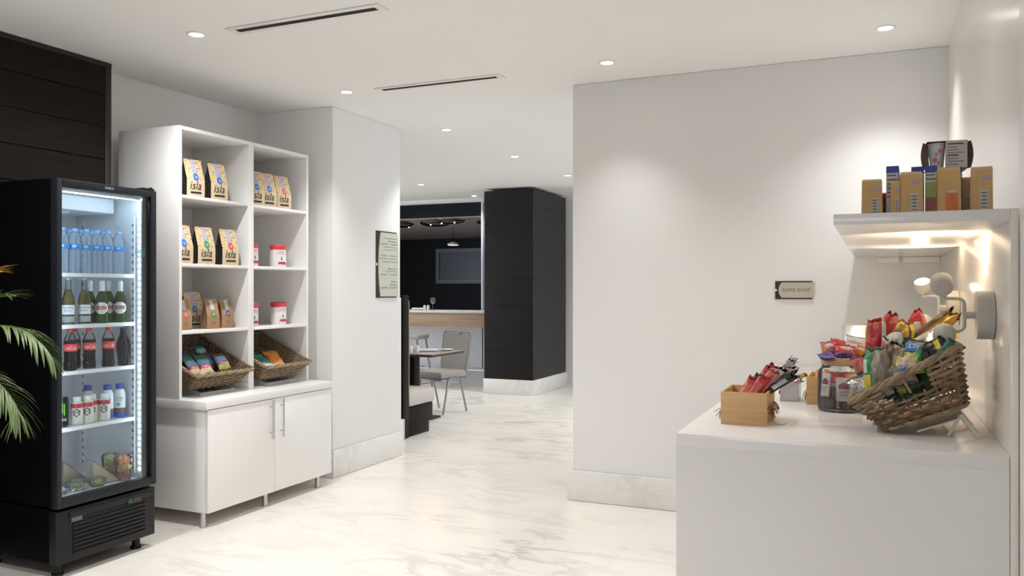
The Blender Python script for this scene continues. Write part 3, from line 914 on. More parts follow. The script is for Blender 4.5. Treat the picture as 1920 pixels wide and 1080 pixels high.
# ------------------------------------------------------------------ cabinet, worktop, open shelves
cb = thing('base_cabinet', 'white two door base cabinet on steel legs under the open shelves', 'cabinet', (-3.98, 4.323, 0))
MB().box(-0.38, 0.378, -0.601, 0.601, 0.085, 0.694, 0.001).build('body', M_white, cb)
for s, y0, y1 in ((-1, -0.600, -0.0105), (1, -0.0065, 0.600)):
    d = MB().box(0.380, 0.400, y0, y1, 0.086, 0.690, 0.0015).build('door', M_white, cb)
    hy = -0.058 if s < 0 else 0.043
    MB().cyl((0.428, hy, 0.437), 0.006, 0.25, 'Z', 14).cyl((0.399, hy, 0.477), 0.004, 0.03, 'X', 10).cyl((0.399, hy, 0.645), 0.004, 0.03, 'X', 10).build('handle', M_steel, d)
for x, y in ((0.355, -0.595), (0.36, -0.06), (0.36, 0.49), (-0.35, -0.57), (-0.35, -0.06), (-0.35, 0.49)):
    MB().cyl((x, y + 0.0, 0.001), 0.021, 0.006, 'Z', 20).cyl((x, y, 0.007), 0.0165, 0.078, 'Z', 20, 0.0155).build('leg', M_steel, cb)
tag(MB().box(-4.385, -3.575, 3.703, 4.928, 0.6955, 0.743, 0.0015).build('worktop', M_white), 'white slab worktop on the base cabinet, carrying the open shelves', 'worktop')
bc = thing('open_shelf_unit', 'tall white open shelf unit with eight square compartments of goods', 'shelf unit', (-4.04, 4.324, 0.744))
def sh_panel(nm, *a):
    MB().box(*a, 0.001).build(nm, M_white, bc)
SH1, SH2, SH3 = 1.969, 1.558, 1.150
sh_panel('side_panel', -0.25, 0.247, -0.613, -0.591, 0, 1.636)
sh_panel('side_panel', -0.25, 0.247, 0.591, 0.613, 0, 1.636)
sh_panel('divider', -0.24, 0.247, -0.020, 0.032, 0, 1.614)
sh_panel('top_panel', -0.25, 0.247, -0.591, 0.591, 1.614, 1.636)
sh_panel('back_panel', -0.25, -0.24, -0.591, 0.591, 0, 1.614)
for z in (SH1, SH2, SH3):
    sh_panel('shelf', -0.24, 0.246, -0.591, -0.020, z - 0.744 - 0.019, z - 0.744)
    sh_panel('shelf', -0.24, 0.246, 0.032, 0.591, z - 0.744 - 0.019, z - 0.744)

# ------------------------------------------------------------------ paper coffee bags (local: front +x, z up)
def bag_mesh(w, d, h, crimp=0.02):
    """gusset bag: full depth low down, drawn to a flat crimped top"""
    def dep(v):
        if v < 0.08: return d * (0.86 + 1.75 * v)
        if v < 0.45: return d
        return max(0.0035, d * (1 - (v - 0.45) / 0.50))
    rows, NV, NW = [], 16, 8
    m = MB()
    for j in range(NV + 1):
        v = j / NV
        D = dep(v) / 2
        ww = w / 2 * (1.0 - 0.05 * max(0, v - 0.4))
        R = []
        for k in range(NW + 1):
            y = -ww + 2 * ww * k / NW
            bul = 0.006 * math.sin(PI * k / NW) * math.sin(PI * min(1, v * 1.1))
            R.append((D + bul, y))
        pin = 0.35 * D * math.sin(PI * min(1, v)) if v > 0.1 else 0
        side_r = [(D * s, ww - pin * (1 - abs(s))) for s in (0.5, 0, -0.5)]
        back = [(-D - 0.003 * math.sin(PI * k / NW), ww - 2 * ww * k / NW) for k in range(NW + 1)]
        side_l = [(D * s, -ww + pin * (1 - abs(s))) for s in (-0.5, 0, 0.5)]
        rows.append(([('f', p) for p in R], [('s', p) for p in side_r], [('b', p) for p in back], [('s', p) for p in side_l]))
    vr = []
    for j, parts in enumerate(rows):
        vr.append([m.bm.verts.new((p[0], p[1], h * j / NV)) for grp in parts for _, p in grp])
    n = len(vr[0])
    fr_hi = NW
    for j in range(NV):
        for k in range(n):
            q = (k + 1) % n
            f = m.bm.faces.new((vr[j][k], vr[j][q], vr[j + 1][q], vr[j + 1][k]))
            if k < NW:
                f.material_index = 0 if (j < NV * 0.5 - 1) else 1
            elif k < NW + 4 or k >= n - 4:
                f.material_index = 2
            else:
                f.material_index = 0
    m.bm.faces.new(vr[0][::-1])
    m.bm.faces.new(vr[-1])
    def front(u, v):                      # u -1..1, v 0..1 -> point just off the front
        D = dep(v) / 2 + 0.006 * math.sin(PI * (u + 1) / 2) * math.sin(PI * min(1, v * 1.1)) + 0.0014
        return Vector((D, u * w / 2 * (1 - 0.05 * max(0, v - 0.4)), h * v))
    return m, front

def patch(mb, front, cu, cv, ru, rv, ell=True, n=20, idx=0):
    if ell:
        c = mb.bm.verts.new(front(cu, cv))
        r1 = [mb.bm.verts.new(front(cu + ru * math.cos(2 * PI * k / n), cv + rv * math.sin(2 * PI * k / n))) for k in range(n)]
        for k in range(n):
            mb.bm.faces.new((c, r1[k], r1[(k + 1) % n])).material_index = idx
    else:
        g = [[mb.bm.verts.new(front(cu - ru + 2 * ru * i / 6, cv - rv + 2 * rv * j / 6)) for i in range(7)] for j in range(7)]
        for j in range(6):
            for i in range(6):
                mb.bm.faces.new((g[j][i], g[j][i + 1], g[j + 1][i + 1], g[j + 1][i])).material_index = idx

M_kraftp = mat('pale_kraft', (0.66, 0.52, 0.35), 0.7, var=0.06)
M_conf = confetti('confetti_kraft', (0.66, 0.52, 0.33), [(0.55, 0.36, 0.06), (0.06, 0.05, 0.04), (0.62, 0.42, 0.10), (0.30, 0.27, 0.45), (0.60, 0.40, 0.12)], 85, 0.36)
M_gus = confetti('black_gusset', (0.016, 0.013, 0.012), [(0.016, 0.013, 0.012), (0.25, 0.17, 0.08), (0.016, 0.013, 0.012)], 110, 0.22)
M_kraft = mat('brown_kraft', (0.36, 0.215, 0.115), 0.75, var=0.08)
M_kraftd = mat('brown_kraft_side', (0.27, 0.155, 0.08), 0.8, var=0.1)
EMB = {'blue': (0.03, 0.17, 0.56), 'green': (0.04, 0.30, 0.13), 'red': (0.60, 0.07, 0.06), 'coral': (0.66, 0.14, 0.10), 'navy': (0.03, 0.09, 0.33)}
bag_cache = {}
def coffee_bag(label, loc, rz, colour, big=True, group=None):
    key = (colour, big)
    if key in bag_cache:
        return dup(bag_cache[key], loc, rz, label, group)
    t = thing('coffee_bag', label, 'coffee bag', loc, (0, 0, rz), group)
    if big:
        m, fn = bag_mesh(0.124, 0.080, 0.234)
        m.build('pouch', [M_kraftp, M_conf, M_gus], t)
        x = MB(); patch(x, fn, 0, 0.80, 0.24, 0.19, False); x.build('top_label', mat('lilac_label', (0.42, 0.42, 0.56), 0.6), t, normals=False)
        x = MB(); patch(x, lambda u, v: fn(u, v) + Vector((0.001, 0, 0)), 0, 0.53, 0.30, 0.10)
        e = x.build('emblem', mat('emblem_' + colour, EMB[colour], 0.5), t, normals=False)
        x = MB(); add_text(x, '*', lambda u, v: fn(-0.13 + 0.26 * u, 0.475 + 0.09 * v) + Vector((0.002, 0, 0))); x.build('emblem_mark', mat('pale_ink', (0.6, 0.62, 0.7), 0.6), e, normals=False)
        x = MB(); add_text(x, 'isla', lambda u, v: fn(-0.68 + 1.22 * u + 0.14 * v, 0.195 + 0.215 * v) + Vector((0.0008, 0, 0))); x.build('lettering', M_ink, t, normals=False)
        x = MB(); patch(x, fn, 0.0, 0.115, 0.60, 0.024, False); x.build('black_banner', M_ink, t, normals=False)
    else:
        m, fn = bag_mesh(0.088, 0.070, 0.190)
        m.build('pouch', [M_kraft, M_kraft, M_kraftd], t)
        x = MB(); patch(x, fn, 0, 0.80, 0.30, 0.16, False); x.build('top_label', mat('pale_blue_label', (0.50, 0.54, 0.58), 0.6), t, normals=False)
        x = MB(); patch(x, lambda u, v: fn(u, v) + Vector((0.001, 0, 0)), 0, 0.50, 0.34, 0.105)
        e = x.build('emblem', mat('emblem_' + colour, EMB[colour], 0.5), t, normals=False)
        x = MB(); add_text(x, '*', lambda u, v: fn(-0.16 + 0.32 * u, 0.44 + 0.11 * v) + Vector((0.002, 0, 0))); x.build('emblem_mark', mat('pale_ink', (0.6, 0.62, 0.7), 0.6), e, normals=False)
        x = MB(); add_text(x, 'isla', lambda u, v: fn(-0.3 + 0.6 * u, 0.17 + 0.09 * v)); x.build('lettering', mat('dark_brown_ink', (0.20, 0.11, 0.06), 0.7), t, normals=False)
    bag_cache[key] = t
    return t
BX = -3.865
gbg = 'patterned coffee bags on the open shelves'
RB = -0.20
coffee_bag('patterned coffee bag with blue emblem, left one on the top left shelf', (BX, 3.885, SH1), RB, 'blue', True, gbg)
coffee_bag('patterned coffee bag with blue emblem, right one on the top left shelf', (BX, 4.085, SH1), RB, 'blue', True, gbg)
coffee_bag('patterned coffee bag half hidden by the divider, top right shelf', (BX, 4.435, SH1), RB, 'blue', True, gbg)
coffee_bag('patterned coffee bag with blue emblem, middle of three on the top right shelf', (BX, 4.560, SH1), RB, 'blue', True, gbg)
coffee_bag('patterned coffee bag with coral emblem, rightmost on the top right shelf', (BX, 4.715, SH1), RB, 'coral', True, gbg)
coffee_bag('patterned coffee bag cut by the left edge of the second shelf', (BX, 3.790, SH2), RB, 'blue', True, gbg)
coffee_bag('patterned coffee bag with green emblem on the second left shelf', (BX, 3.975, SH2), RB, 'green', True, gbg)
coffee_bag('patterned coffee bag with red emblem on the second left shelf', (BX, 4.185, SH2), RB, 'red', True, gbg)
gsm = 'small brown coffee bags on the third shelf'
coffee_bag('small brown coffee bag with coral emblem on the third left shelf', (-3.93, 3.870, SH3), -0.25, 'coral', False, gsm)
coffee_bag('small brown coffee bag with green emblem on the third left shelf', (-3.90, 4.075, SH3), -0.25, 'green', False, gsm)
coffee_bag('small brown coffee bag with navy emblem on the third left shelf', (-3.92, 4.225, SH3), -0.25, 'navy', False, gsm)
coffee_bag('patterned coffee bag standing behind the small brown bags, nearer the divider', (-4.06, 4.075, SH3), -0.2, 'blue', True, gbg)
coffee_bag('patterned coffee bag at the back of the third shelf, left corner', (-4.10, 3.885, SH3), -0.2, 'blue', True, gbg)

M_packw = mat('white_pack_film', (0.74, 0.73, 0.71), 0.4, var=0.04)
M_packr = mat('red_pack_film', (0.60, 0.045, 0.06), 0.4, var=0.08)
pk0 = [None]
def coffee_pack(label, loc, rz):
    g_ = 'red and white packs on the right shelves'
    if pk0[0] is not None:
        return dup(pk0[0], loc, rz, label, g_)
    t = thing('coffee_pack', label, 'coffee pack', loc, (0, 0, rz), g_)
    m = MB()
    m.lathe([(0.050, 0), (0.053, 0.006), (0.0535, 0.07), (0.052, 0.125)], 28, ry=1.05, rx=0.72, pw=3.4)
    m.use(1).lathe([(0.052, 0.125), (0.052, 0.155), (0.047, 0.160), (0.03, 0.163), (0, 0.163)], 28, ry=1.05, rx=0.72, pw=3.4)
    m.build('pack', [M_packw, M_packr], t)
    fx = 0.0535 * 0.72 + 0.0012
    lettering('red_lettering', [('Café', (fx, 0.006, 0.112), 0.050, 0.012), ('Santo Domingo', (fx, 0.0, 0.097), 0.066, 0.010)], mat('pack_red_ink', (0.60, 0.08, 0.10), 0.5), t, (0, 1, 0), (0, 0, 1))
    MB().poly([(fx, -0.020, 0.024), (fx, 0.040, 0.020), (fx, 0.044, 0.028), (fx, 0.030, 0.040), (fx, -0.010, 0.038)], 0.0008, (1, 0, 0)).build('red_ribbon', mat('ribbon_red', (0.50, 0.04, 0.05), 0.5), t)
    MB().ball((fx, 0.010, 0.066), 0.006, (0.12, 0.7, 1.6), 10).ball((fx, 0.012, 0.056), 0.006, (0.12, 1.2, 0.7), 10).build('figure_mark', mat('mark_slate', (0.08, 0.12, 0.14), 0.6), t)
    pk0[0] = t
coffee_pack('red and white coffee pack standing alone on the second right shelf', (-3.905, 4.735, SH2), -0.45)
coffee_pack('red and white coffee pack half hidden by the divider, second right shelf', (-3.90, 4.44, SH2), -0.1)
coffee_pack('red and white coffee pack standing alone on the third right shelf', (-3.93, 4.770, SH3), -0.25)
coffee_pack('red and white coffee pack, front of two beside the divider, third right shelf', (-3.88, 4.415, SH3), -0.2)
coffee_pack('red and white coffee pack, rear of two beside the divider, third right shelf', (-3.975, 4.50, SH3), -0.2)

# ------------------------------------------------------------------ wicker
M_wick = [mat('wicker_light', (0.31, 0.225, 0.14), 0.7, var=0.35, scale=25), mat('wicker_mid', (0.24, 0.16, 0.095), 0.7, var=0.35, scale=25), mat('wicker_dark', (0.18, 0.115, 0.068), 0.75, var=0.35, scale=25)]
def wicker(root, B, T, rows, rad, pitch, rim_r, seed, hole=None, amp=1.0):
    """B, T: four corners (same order, going round) of the floor and of the rim"""
    rnd = random.Random(seed)
    B = [Vector(p) for p in B]
    T = [Vector(p) for p in T]
    cen = (sum(B, Vector()) + sum(T, Vector())) / 8
    def loop(t):
        return [B[i].lerp(T[i], t) for i in range(4)]
    ns = []
    for i in range(4):
        L_ = ((B[i] - B[(i + 1) % 4]).length + (T[i] - T[(i + 1) % 4]).length) / 2
        ns.append(max(3, round(L_ / pitch)))
    def pt(t, i, s):
        q = loop(t)
        p = q[i].lerp(q[(i + 1) % 4], s)
        return p
    def nrm(i):
        a = (T[i] + T[(i + 1) % 4]) / 2 - (B[i] + B[(i + 1) % 4]) / 2
        e = (B[(i + 1) % 4] - B[i]).normalized()
        n = e.cross(a).normalized()
        mid = (T[i] + T[(i + 1) % 4] + B[i] + B[(i + 1) % 4]) / 4
        if n.dot(mid - cen) < 0:
            n = -n
        return n
    NR = [nrm(i) for i in range(4)]
    m = MB()
    for r in range(rows):
        t = (r + 0.5) / rows
        m.use(rnd.choice((0, 0, 1, 1, 2)))
        run, k = [], 0
        runs = []
        for i in range(4):
            for j in range(ns[i] * 2):
                s = (j + 0.5) / (ns[i] * 2)
                off = math.sin(PI * (k * 0.5) + (PI if r % 2 else 0)) * rad * 1.1 * amp
                tt = t + rnd.uniform(-0.07, 0.07) / rows
                p = pt(tt, i, s) + NR[i] * (off + rad)
                k += 1
                if hole and i == hole[0] and hole[1] < s < hole[2] and hole[3] < t < hole[4]:
                    if run:
                        runs.append(run)
                    run = []
                else:
                    run.append(p)
        if runs:
            run = run + runs[0]
            runs = [run] + runs[1:]
            for q in runs:
                if len(q) > 2:
                    m.tube(q, rad, 5)
        else:
            m.tube(run, rad, 5, True)
    m.build('woven_side', M_wick, root, 60)
    m = MB()
    for i in range(4):
        for j in range(ns[i]):
            s = (j + 0.5) / ns[i]
            m.use(rnd.choice((0, 1, 2)))
            m.tube([pt(0, i, s), pt(0.5, i, s), pt(1.0 if not (hole and i == hole[0] and hole[1] < s < hole[2]) else hole[3], i, s)], rad * 0.8, 5)
    m.build('stakes', M_wick, root, 60)
    m = MB()
    for q in range(3):
        pts = []
        for i in range(4):
            n = ns[i] * 3
            for j in range(n):
                s = j / n
                ph = 2 * PI * (q / 3) + (j + 7 * i) * 0.8
                pts.append(pt(1.0, i, s) + NR[i] * (rad + math.cos(ph) * rim_r * 0.6) + Vector((0, 0, 1)) * math.sin(ph) * rim_r * 0.6)
        m.use(q % 2).tube(pts, rim_r * 0.62, 5, True)
    m.build('rim', M_wick, root, 60)
    m = MB()
    e1, e2 = B[1] - B[0], B[3] - B[0]
    up = e1.cross(e2).normalized()
    if up.dot(cen - B[0]) < 0:
        up = -up
    n = max(6, int(e2.length / (rad * 2.1)))
    for j in range(n + 1):
        m.use(rnd.choice((0, 1, 2)))
        pts = []
        for k in range(17):
            pts.append(B[0] + e2 * (j / n) + e1 * (k / 16) + up * (math.sin(PI * k + (PI if j % 2 else 0) + PI / 2) * rad * 0.3 + rad))
        m.tube(pts, rad, 5)
    m.build('woven_base', M_wick, root, 60)

# snack pouches --------------------------------------------------------
def film(name, col, rough=0.32, metal=0.0):
    return mat('film_' + name, col, rough, metal, var=0.15, scale=30, bump=0.8, bscale=38)
F = {
    'red': film('red', (0.50, 0.035, 0.04)), 'pink': film('pink', (0.56, 0.15, 0.12)), 'white': film('white', (0.66, 0.63, 0.60)), 'green': film('green', (0.02, 0.24, 0.08)),
    'dgreen': film('dark_green', (0.035, 0.075, 0.025)), 'lgreen': film('light_green', (0.34, 0.40, 0.09)), 'gold': film('gold', (0.52, 0.31, 0.07), 0.3, 0.4), 'grey': film('grey_brown', (0.26, 0.225, 0.17), 0.3, 0.3),
    'brown': film('brown', (0.10, 0.055, 0.03)), 'blue': film('blue', (0.05, 0.20, 0.55)), 'yellow': film('yellow', (0.70, 0.52, 0.05)), 'orange': film('orange', (0.72, 0.25, 0.04)),
    'silver': film('silver', (0.48, 0.45, 0.43), 0.25, 0.7), 'black': film('black', (0.02, 0.018, 0.02)), 'teal': film('teal', (0.03, 0.16, 0.14)), 'navy': film('navy', (0.03, 0.05, 0.25)), 'purple': film('purple', (0.20, 0.12, 0.42)),
    'cream': film('cream', (0.70, 0.56, 0.36)), 'sky': film('sky', (0.22, 0.45, 0.66)), 'magenta': film('magenta', (0.60, 0.12, 0.25)),
}
def pouch(label, cat, loc, rot, wd, ht, th, cols, zones=(), group=None, seed=0, name='snack_bag', nx=18, ny=24, words=None, wcol='white_ink', crush=1.0, peak=0.0):
    """crimped film pouch, front towards -y; zones: ('r', u0, u1, v0, v1, i) or ('e', u, v, ru, rv, i), side +front / -back via 7th item"""
    t = thing(name, label, cat, loc, rot, group)
    sd = Vector((seed * 3.7, seed * 1.3, seed * 2.1))
    cr = 0.07
    def thick(u, v):
        if v < cr or v > 1 - cr:
            return 0.0
        q = (v - cr) / (1 - 2 * cr)
        return th / 2 * max(0, 1 - abs(u) ** 2.6) ** 0.6 * max(0, math.sin(PI * q)) ** 0.5
    def pos(u, v, side):
        nar = 1 - 0.10 * math.sin(PI * v) ** 0.7
        if peak and v > 0.72:
            nar *= 1 - peak * (v - 0.72) / 0.28
        p = Vector((u * wd / 2 * nar, 0, (v - 0.5) * ht))
        if v > 0.6 or v < 0.4:
            p.z += noise.noise(Vector((u * 1.3, 7 if v > 0.5 else -7, 1)) + sd) * ht * 0.07 * crush * abs(v - 0.5) * 2
        wob = noise.noise(Vector((u * 1.6, v * 2.2, 0)) + sd) * wd * 0.07 * crush
        tk = thick(u, v)
        rip = noise.noise(Vector((u * 3.5 + side * 9, v * 5, 4)) + sd) * wd * 0.05 * crush * min(1, tk / (th * 0.2 + 1e-6))
        p.y = side * (-tk - rip) + wob
        if v < cr or v > 1 - cr:
            p.y += 0.0025 * math.sin(u * 16)
        return p
    m = MB()
    for side in (1, -1):
        g = [[m.bm.verts.new(pos(-1 + 2 * i / nx, j / ny, side)) for i in range(nx + 1)] for j in range(ny + 1)]
        for j in range(ny):
            for i in range(nx):
                u, v = -1 + 2 * (i + 0.5) / nx, (j + 0.5) / ny
                k = 0
                for z in zones:
                    zs = z[6] if len(z) > 6 else 1
                    if zs != 0 and zs != side:
                        continue
                    if z[0] == 'r' and z[1] <= u <= z[2] and z[3] <= v <= z[4]:
                        k = z[5]
                    if z[0] == 'e' and ((u - z[1]) / z[3]) ** 2 + ((v - z[2]) / z[4]) ** 2 <= 1:
                        k = z[5]
                q = (g[j][i], g[j][i + 1], g[j + 1][i + 1], g[j + 1][i])
                f = m.bm.faces.new(q if side > 0 else q[::-1])
                f.material_index = k
    bmesh.ops.remove_doubles(m.bm, verts=m.bm.verts[:], dist=1e-6)
    m.build('film', [F[c] for c in cols], t, 70)
    if words:
        x = MB()
        for s, cu, cv, ru, rv in words:
            add_text(x, s, lambda u, v: pos(cu + (u - 0.5) * 2 * ru, cv + (v - 0.5) * 2 * rv, 1) + Vector((0, -0.0016, 0)))
        x.build('lettering', MATS[wcol], t, normals=False)
    return t

# two shelf baskets, tipped towards the room
def shelf_basket(label, loc, wy, seed):
    t = thing('wicker_basket', label, 'basket', loc, (0, math.radians(17), 0), 'wicker baskets on the open shelf unit')
    hw = wy / 2
    B = [(-0.20, -hw + 0.055, 0), (0.17, -hw + 0.055, 0), (0.17, hw - 0.055, 0), (-0.20, hw - 0.055, 0)]
    T = [(-0.27, -hw, 0.175), (0.235, -hw, 0.115), (0.235, hw, 0.115), (-0.27, hw, 0.175)]
    wicker(t, B, T, 13, 0.0042, 0.03, 0.010, seed)
    return t
bk1 = shelf_basket('wicker basket of bright snack packets on the left of the white worktop', (-3.995, 4.035, 0.840), 0.50, 11)
bk2 = shelf_basket('wicker basket with only two packets, on the right of the white worktop', (-3.985, 4.640, 0.840), 0.47, 12)
def wedge(label, y):
    t = thing('basket_riser', label, 'stand', (-3.99, y, 0.744), 0, 'clear risers under the shelf baskets')
    MB().poly([(-0.17, -0.15, 0.0), (0.19, -0.15, 0.0), (0.19, -0.15, 0.020), (-0.17, -0.15, 0.112)], 0.012, (0, 1, 0)).poly([(-0.17, 0.14, 0.0), (0.19, 0.14, 0.0), (0.19, 0.14, 0.020), (-0.17, 0.14, 0.112)], 0.012, (0, 1, 0)).box(0.178, 0.192, -0.138, 0.14, 0.0, 0.020).build('frame', clear('clear_acrylic', (0.95, 0.96, 0.96), 0.45, (0.8, 0.8, 0.8), 0.05), t)
wedge('clear low riser under the packet filled wicker basket', 4.035)
wedge('clear low riser under the nearly empty wicker basket', 4.640)
def in_tray(bk, x, y, z, tilt, yaw, **kw):
    pass
def shelf_pouch(i, label, p, tilt, yaw, cols, zones, words=None, wd=0.10, ht=0.15, group='snack packets in the left shelf basket'):
    # leans back on the basket floor, front to the room (+x)
    rot = (Matrix.Rotation(math.radians(90 + yaw), 4, 'Z') @ Matrix.Rotation(math.radians(-tilt), 4, 'X')).to_euler()
    return pouch(label, 'snack packet', p, rot, wd, ht, 0.042, cols, zones, group, 40 + i, 'snack_packet', words=words)
Z1 = [('r', -1, 1, 0.0, 0.28, 1), ('r', -1, 1, 0.28, 0.46, 2), ('r', -1, 1, 0.46, 0.72, 3)]
W1 = [('Planters', 0, 0.37, 0.7, 0.05)]
zc = ['teal', 'cream', 'magenta', 'sky']
for i, (y, x, z, yw, lab) in enumerate(((3.905, -3.885, 0.925, 8, 'blue and pink snack packet at the front left of the left basket'),
                                     (4.000, -3.880, 0.925, -10, 'blue and pink snack packet in the front middle of the left basket'),
                                     (4.150, -3.880, 0.935, -5, 'blue, pink and yellow snack packet at the front right of the left basket'),
                                     (3.925, -3.975, 0.965, -6, 'dark snack packet leaning behind the front left one in the basket'),
                                     (4.090, -3.985, 0.985, 8, 'blue and green snack packet standing highest in the left basket'),
                                     (4.080, -3.925, 0.940, 3, 'dark teal snack packet wedged in the middle of the left basket'))):
    shelf_pouch(i, lab, (x, y, z), 38, yw, zc if i in (0, 1, 4) else (['brown', 'lgreen', 'magenta', 'sky'] if i == 2 else ['brown', 'black', 'teal', 'navy']), Z1, W1 if i < 3 else None)
shelf_pouch(8, 'teal and white snack packet lying in the right basket', (-3.895, 4.565, 0.905), 50, 10, ['teal', 'white', 'navy'], [('r', -1, 1, 0, 0.25, 1), ('r', 0.2, 1, 0.4, 0.7, 2)], group='snack packets in the right shelf basket', wd=0.12, ht=0.16)
shelf_pouch(9, 'orange snack packet lying in the right basket', (-3.905, 4.690, 0.915), 50, -14, ['orange', 'cream'], [('r', -1, 1, 0, 0.12, 1)], group='snack packets in the right shelf basket', wd=0.12, ht=0.16)

# ------------------------------------------------------------------ wall signs
def sign(root, wdt, hgt, bulge, lines, notch_r, face_m, edge=0.075):
    """local: x across the sign, z up, front towards -y"""
    MB().box(0, wdt * 0.955, 0.001, 0.006, 0, hgt, 0.0006).build('backing_plate', mat('sign_dark_brown', (0.022, 0.014, 0.011), 0.4), root)
    n = 14
    e = hgt * edge
    x0 = wdt * 0.17
    pts = [(wdt, 0, e), (wdt, 0, hgt - e)]
    for k in range(n + 1):
        v = 1 - 2 * k / n
        pts.append((x0 - bulge * (1 - v * v), 0, hgt / 2 + v * (hgt / 2 - e)))
    pts = [(a, -0.006, c) for a, _, c in pts]
    MB().poly(pts, 0.0065, (0, 1, 0)).build('face_plate', face_m, root)
    MB().cyl((notch_r * 0.6, 0.0008, hgt / 2), notch_r, 0.0004, 'Y', 20).build('notch', mat('notch_white', (0.82, 0.80, 0.78), 0.5), root)
    lettering('lettering', lines, M_greyink, root, (1, 0, 0), (0, 0, 1), (0, -0.0066, 0))
M_sface = mat('sign_champagne', (0.47, 0.43, 0.36), 0.45, 0.15, var=0.02)
s1 = thing('wall_sign', 'small dark edged sign reading SUITE SHOP on the back wall', 'sign', (-0.555, 5.205, 1.343))
sign(s1, 0.222, 0.108, 0.018, [('SUITE SHOP', (0.121, 0, 0.054), 0.156, 0.020)], 0.007, M_sface)
s2 = thing('menu_sign', 'tall dark edged meal times sign on the white column beside the passage', 'sign', (-3.690, 5.676, 1.333), PI / 2)
rows = [('Complimentary', 0.488, 0.20, .9), ('Breakfast', 0.466, 0.13, .9), ('6:30AM - 9:30AM', 0.440, 0.25, .7), ('Monday-Friday', 0.416, 0.21, .7), ('Weekday hours', 0.393, 0.20, .7),
        ('7:30AM - 10:30AM', 0.345, 0.26, .7), ('Saturday & Sunday', 0.321, 0.27, .7), ('Weekend hours', 0.297, 0.22, .7), ('Afternoon', 0.240, 0.15, .9), ('Late Nights', 0.215, 0.18, .8), ('4:00PM - 10:00PM', 0.190, 0.25, .7),
        ('Bistro', 0.133, 0.09, .9), ('Dinner', 0.108, 0.11, .9), ('5:00PM - 10:00PM', 0.082, 0.25, .7)]
sign(s2, 0.328, 0.545, 0.030, [(s, (0.305 - wd_ / 2, 0, z), wd_, 0.018 * k) for s, z, wd_, k in rows], 0.012, mat('sign_pale_green', (0.56, 0.57, 0.48), 0.45, var=0.02), 0.02)

# ------------------------------------------------------------------ snack counter, back panel and shelf
ct = thing('snack_counter', 'white gloss counter running along the right wall, loaded with snacks', 'counter', (-0.119, 3.87, 0))
MB().box(-0.447, 0.446, -1.316, 1.338, 0.915, 0.955, 0.0006).build('countertop', M_counter, ct)
MB().box(-0.447, 0.446, -1.316, -1.29, 0.001, 0.9149).build('front_panel', M_counter, ct)
MB().box(-0.447, -0.42, -1.2899, 1.318, 0.001, 0.9149).build('side_panel', M_counter, ct)
sp_ = thing('wall_shelf', 'thick white gloss shelf and back panel fixed above the snack counter', 'shelf', (0.338, 3.87, 0))
MB().box(-0.0095, 0.0095, -1.322, 1.338, 0.001, 1.616, 0.001).build('back_panel', mat('gloss_back_panel', (0.78, 0.735, 0.67), 0.17, var=0.01, scale=2), sp_)
MB().box(-0.449, -0.0097, -1.322, 1.338, 1.585, 1.616, 0.0015).build('shelf_board', M_counter, sp_)
MB().box(-0.328, -0.217, 1.318, 1.337, 1.553, 1.584).build('wall_cleat', M_white, sp_)
MB().box(-0.195, -0.011, 1.318, 1.337, 1.553, 1.584).build('wall_cleat', M_white, sp_)

# wall lamps -----------------------------------------------------------
M_lampb = mat('grey_lamp_paint', (0.50, 0.48, 0.44), 0.5, var=0.02)
def wall_lamp(label, loc, up_dir, dn_dir, watt):
    t = thing('wall_lamp', label, 'wall lamp', loc, 0, 'two headed wall lamps over the counter')
    MB().cyl((-0.046, 0, 0), 0.074, 0.045, 'X', 40).build('wall_base', M_lampb, t)
    m = MB()
    m.cyl((-0.075, 0, 0), 0.011, 0.031, 'X', 16)
    def arc(sz):
        pts = [(-0.077, 0, 0), (-0.077, 0, sz * 0.032)]
        for k in range(1, 7):
            a = PI / 2 * k / 6
            pts.append((-0.077 - 0.018 * (1 - math.cos(a)), 0, sz * (0.032 + 0.018 * math.sin(a))))
        pts.append((-0.137, 0, sz * 0.05))
        return pts
    m.tube(arc(1), 0.0055, 10).tube(arc(-1), 0.0055, 10)
    m.cyl((-0.137, 0, 0.042), 0.006, 0.018, 'Z', 12)
    m.build('forked_arm', M_lampb, t)
    for d, base in ((up_dir, (-0.137, 0, 0.088)), (dn_dir, (-0.132, -0.012, -0.058))):
        d = Vector(d).normalized()
        R = d.to_track_quat('Z', 'Y').to_matrix().to_4x4()
        M_ = Matrix.Translation(base) @ R
        pr = []
        for k in range(8):
            a = PI / 2 * k / 7
            pr.append((0.033 * math.sin(a), 0.004 - 0.033 * math.cos(a)))
        pr += [(0.0335, 0.018), (0.0325, 0.030), (0.0305, 0.030), (0.030, 0.024), (0.0, 0.024)]
        hd = MB().lathe(pr, 28, M=M_, cap=False).build('lamp_head', M_lampb, t)
        MB().cyl((0, 0, 0.0255), 0.0300, 0.003, 'Z', 28, M=M_).build('lens', M_lampw, hd)
        ld = bpy.data.lights.new('lamp_beam', 'SPOT')
        ld.energy = watt
        ld.color = (1.0, 0.80, 0.55)
        ld.spot_size = math.radians(130)
        ld.spot_blend = 0.6
        ld.shadow_soft_size = 0.025
        lo = bpy.data.objects.new('lamp_beam', ld)
        C.objects.link(lo)
        lo.parent = t
        lo.location = Vector(base) + d * 0.034
        lo.rotation_euler = (-d).to_track_quat('Z', 'Y').to_euler()
    return t
wall_lamp('grey two headed wall lamp nearest the viewer, above the snack basket', (0.3275, 2.90, 1.322), (-0.1, 0.8, 0.6), (0, 0.9, -0.45), 9.0)
wall_lamp('two headed wall lamp farther along the counter, upper head lit upwards', (0.3275, 4.05, 1.322), (-0.15, -0.5, 0.85), (0, 0.3, -0.95), 10.0)

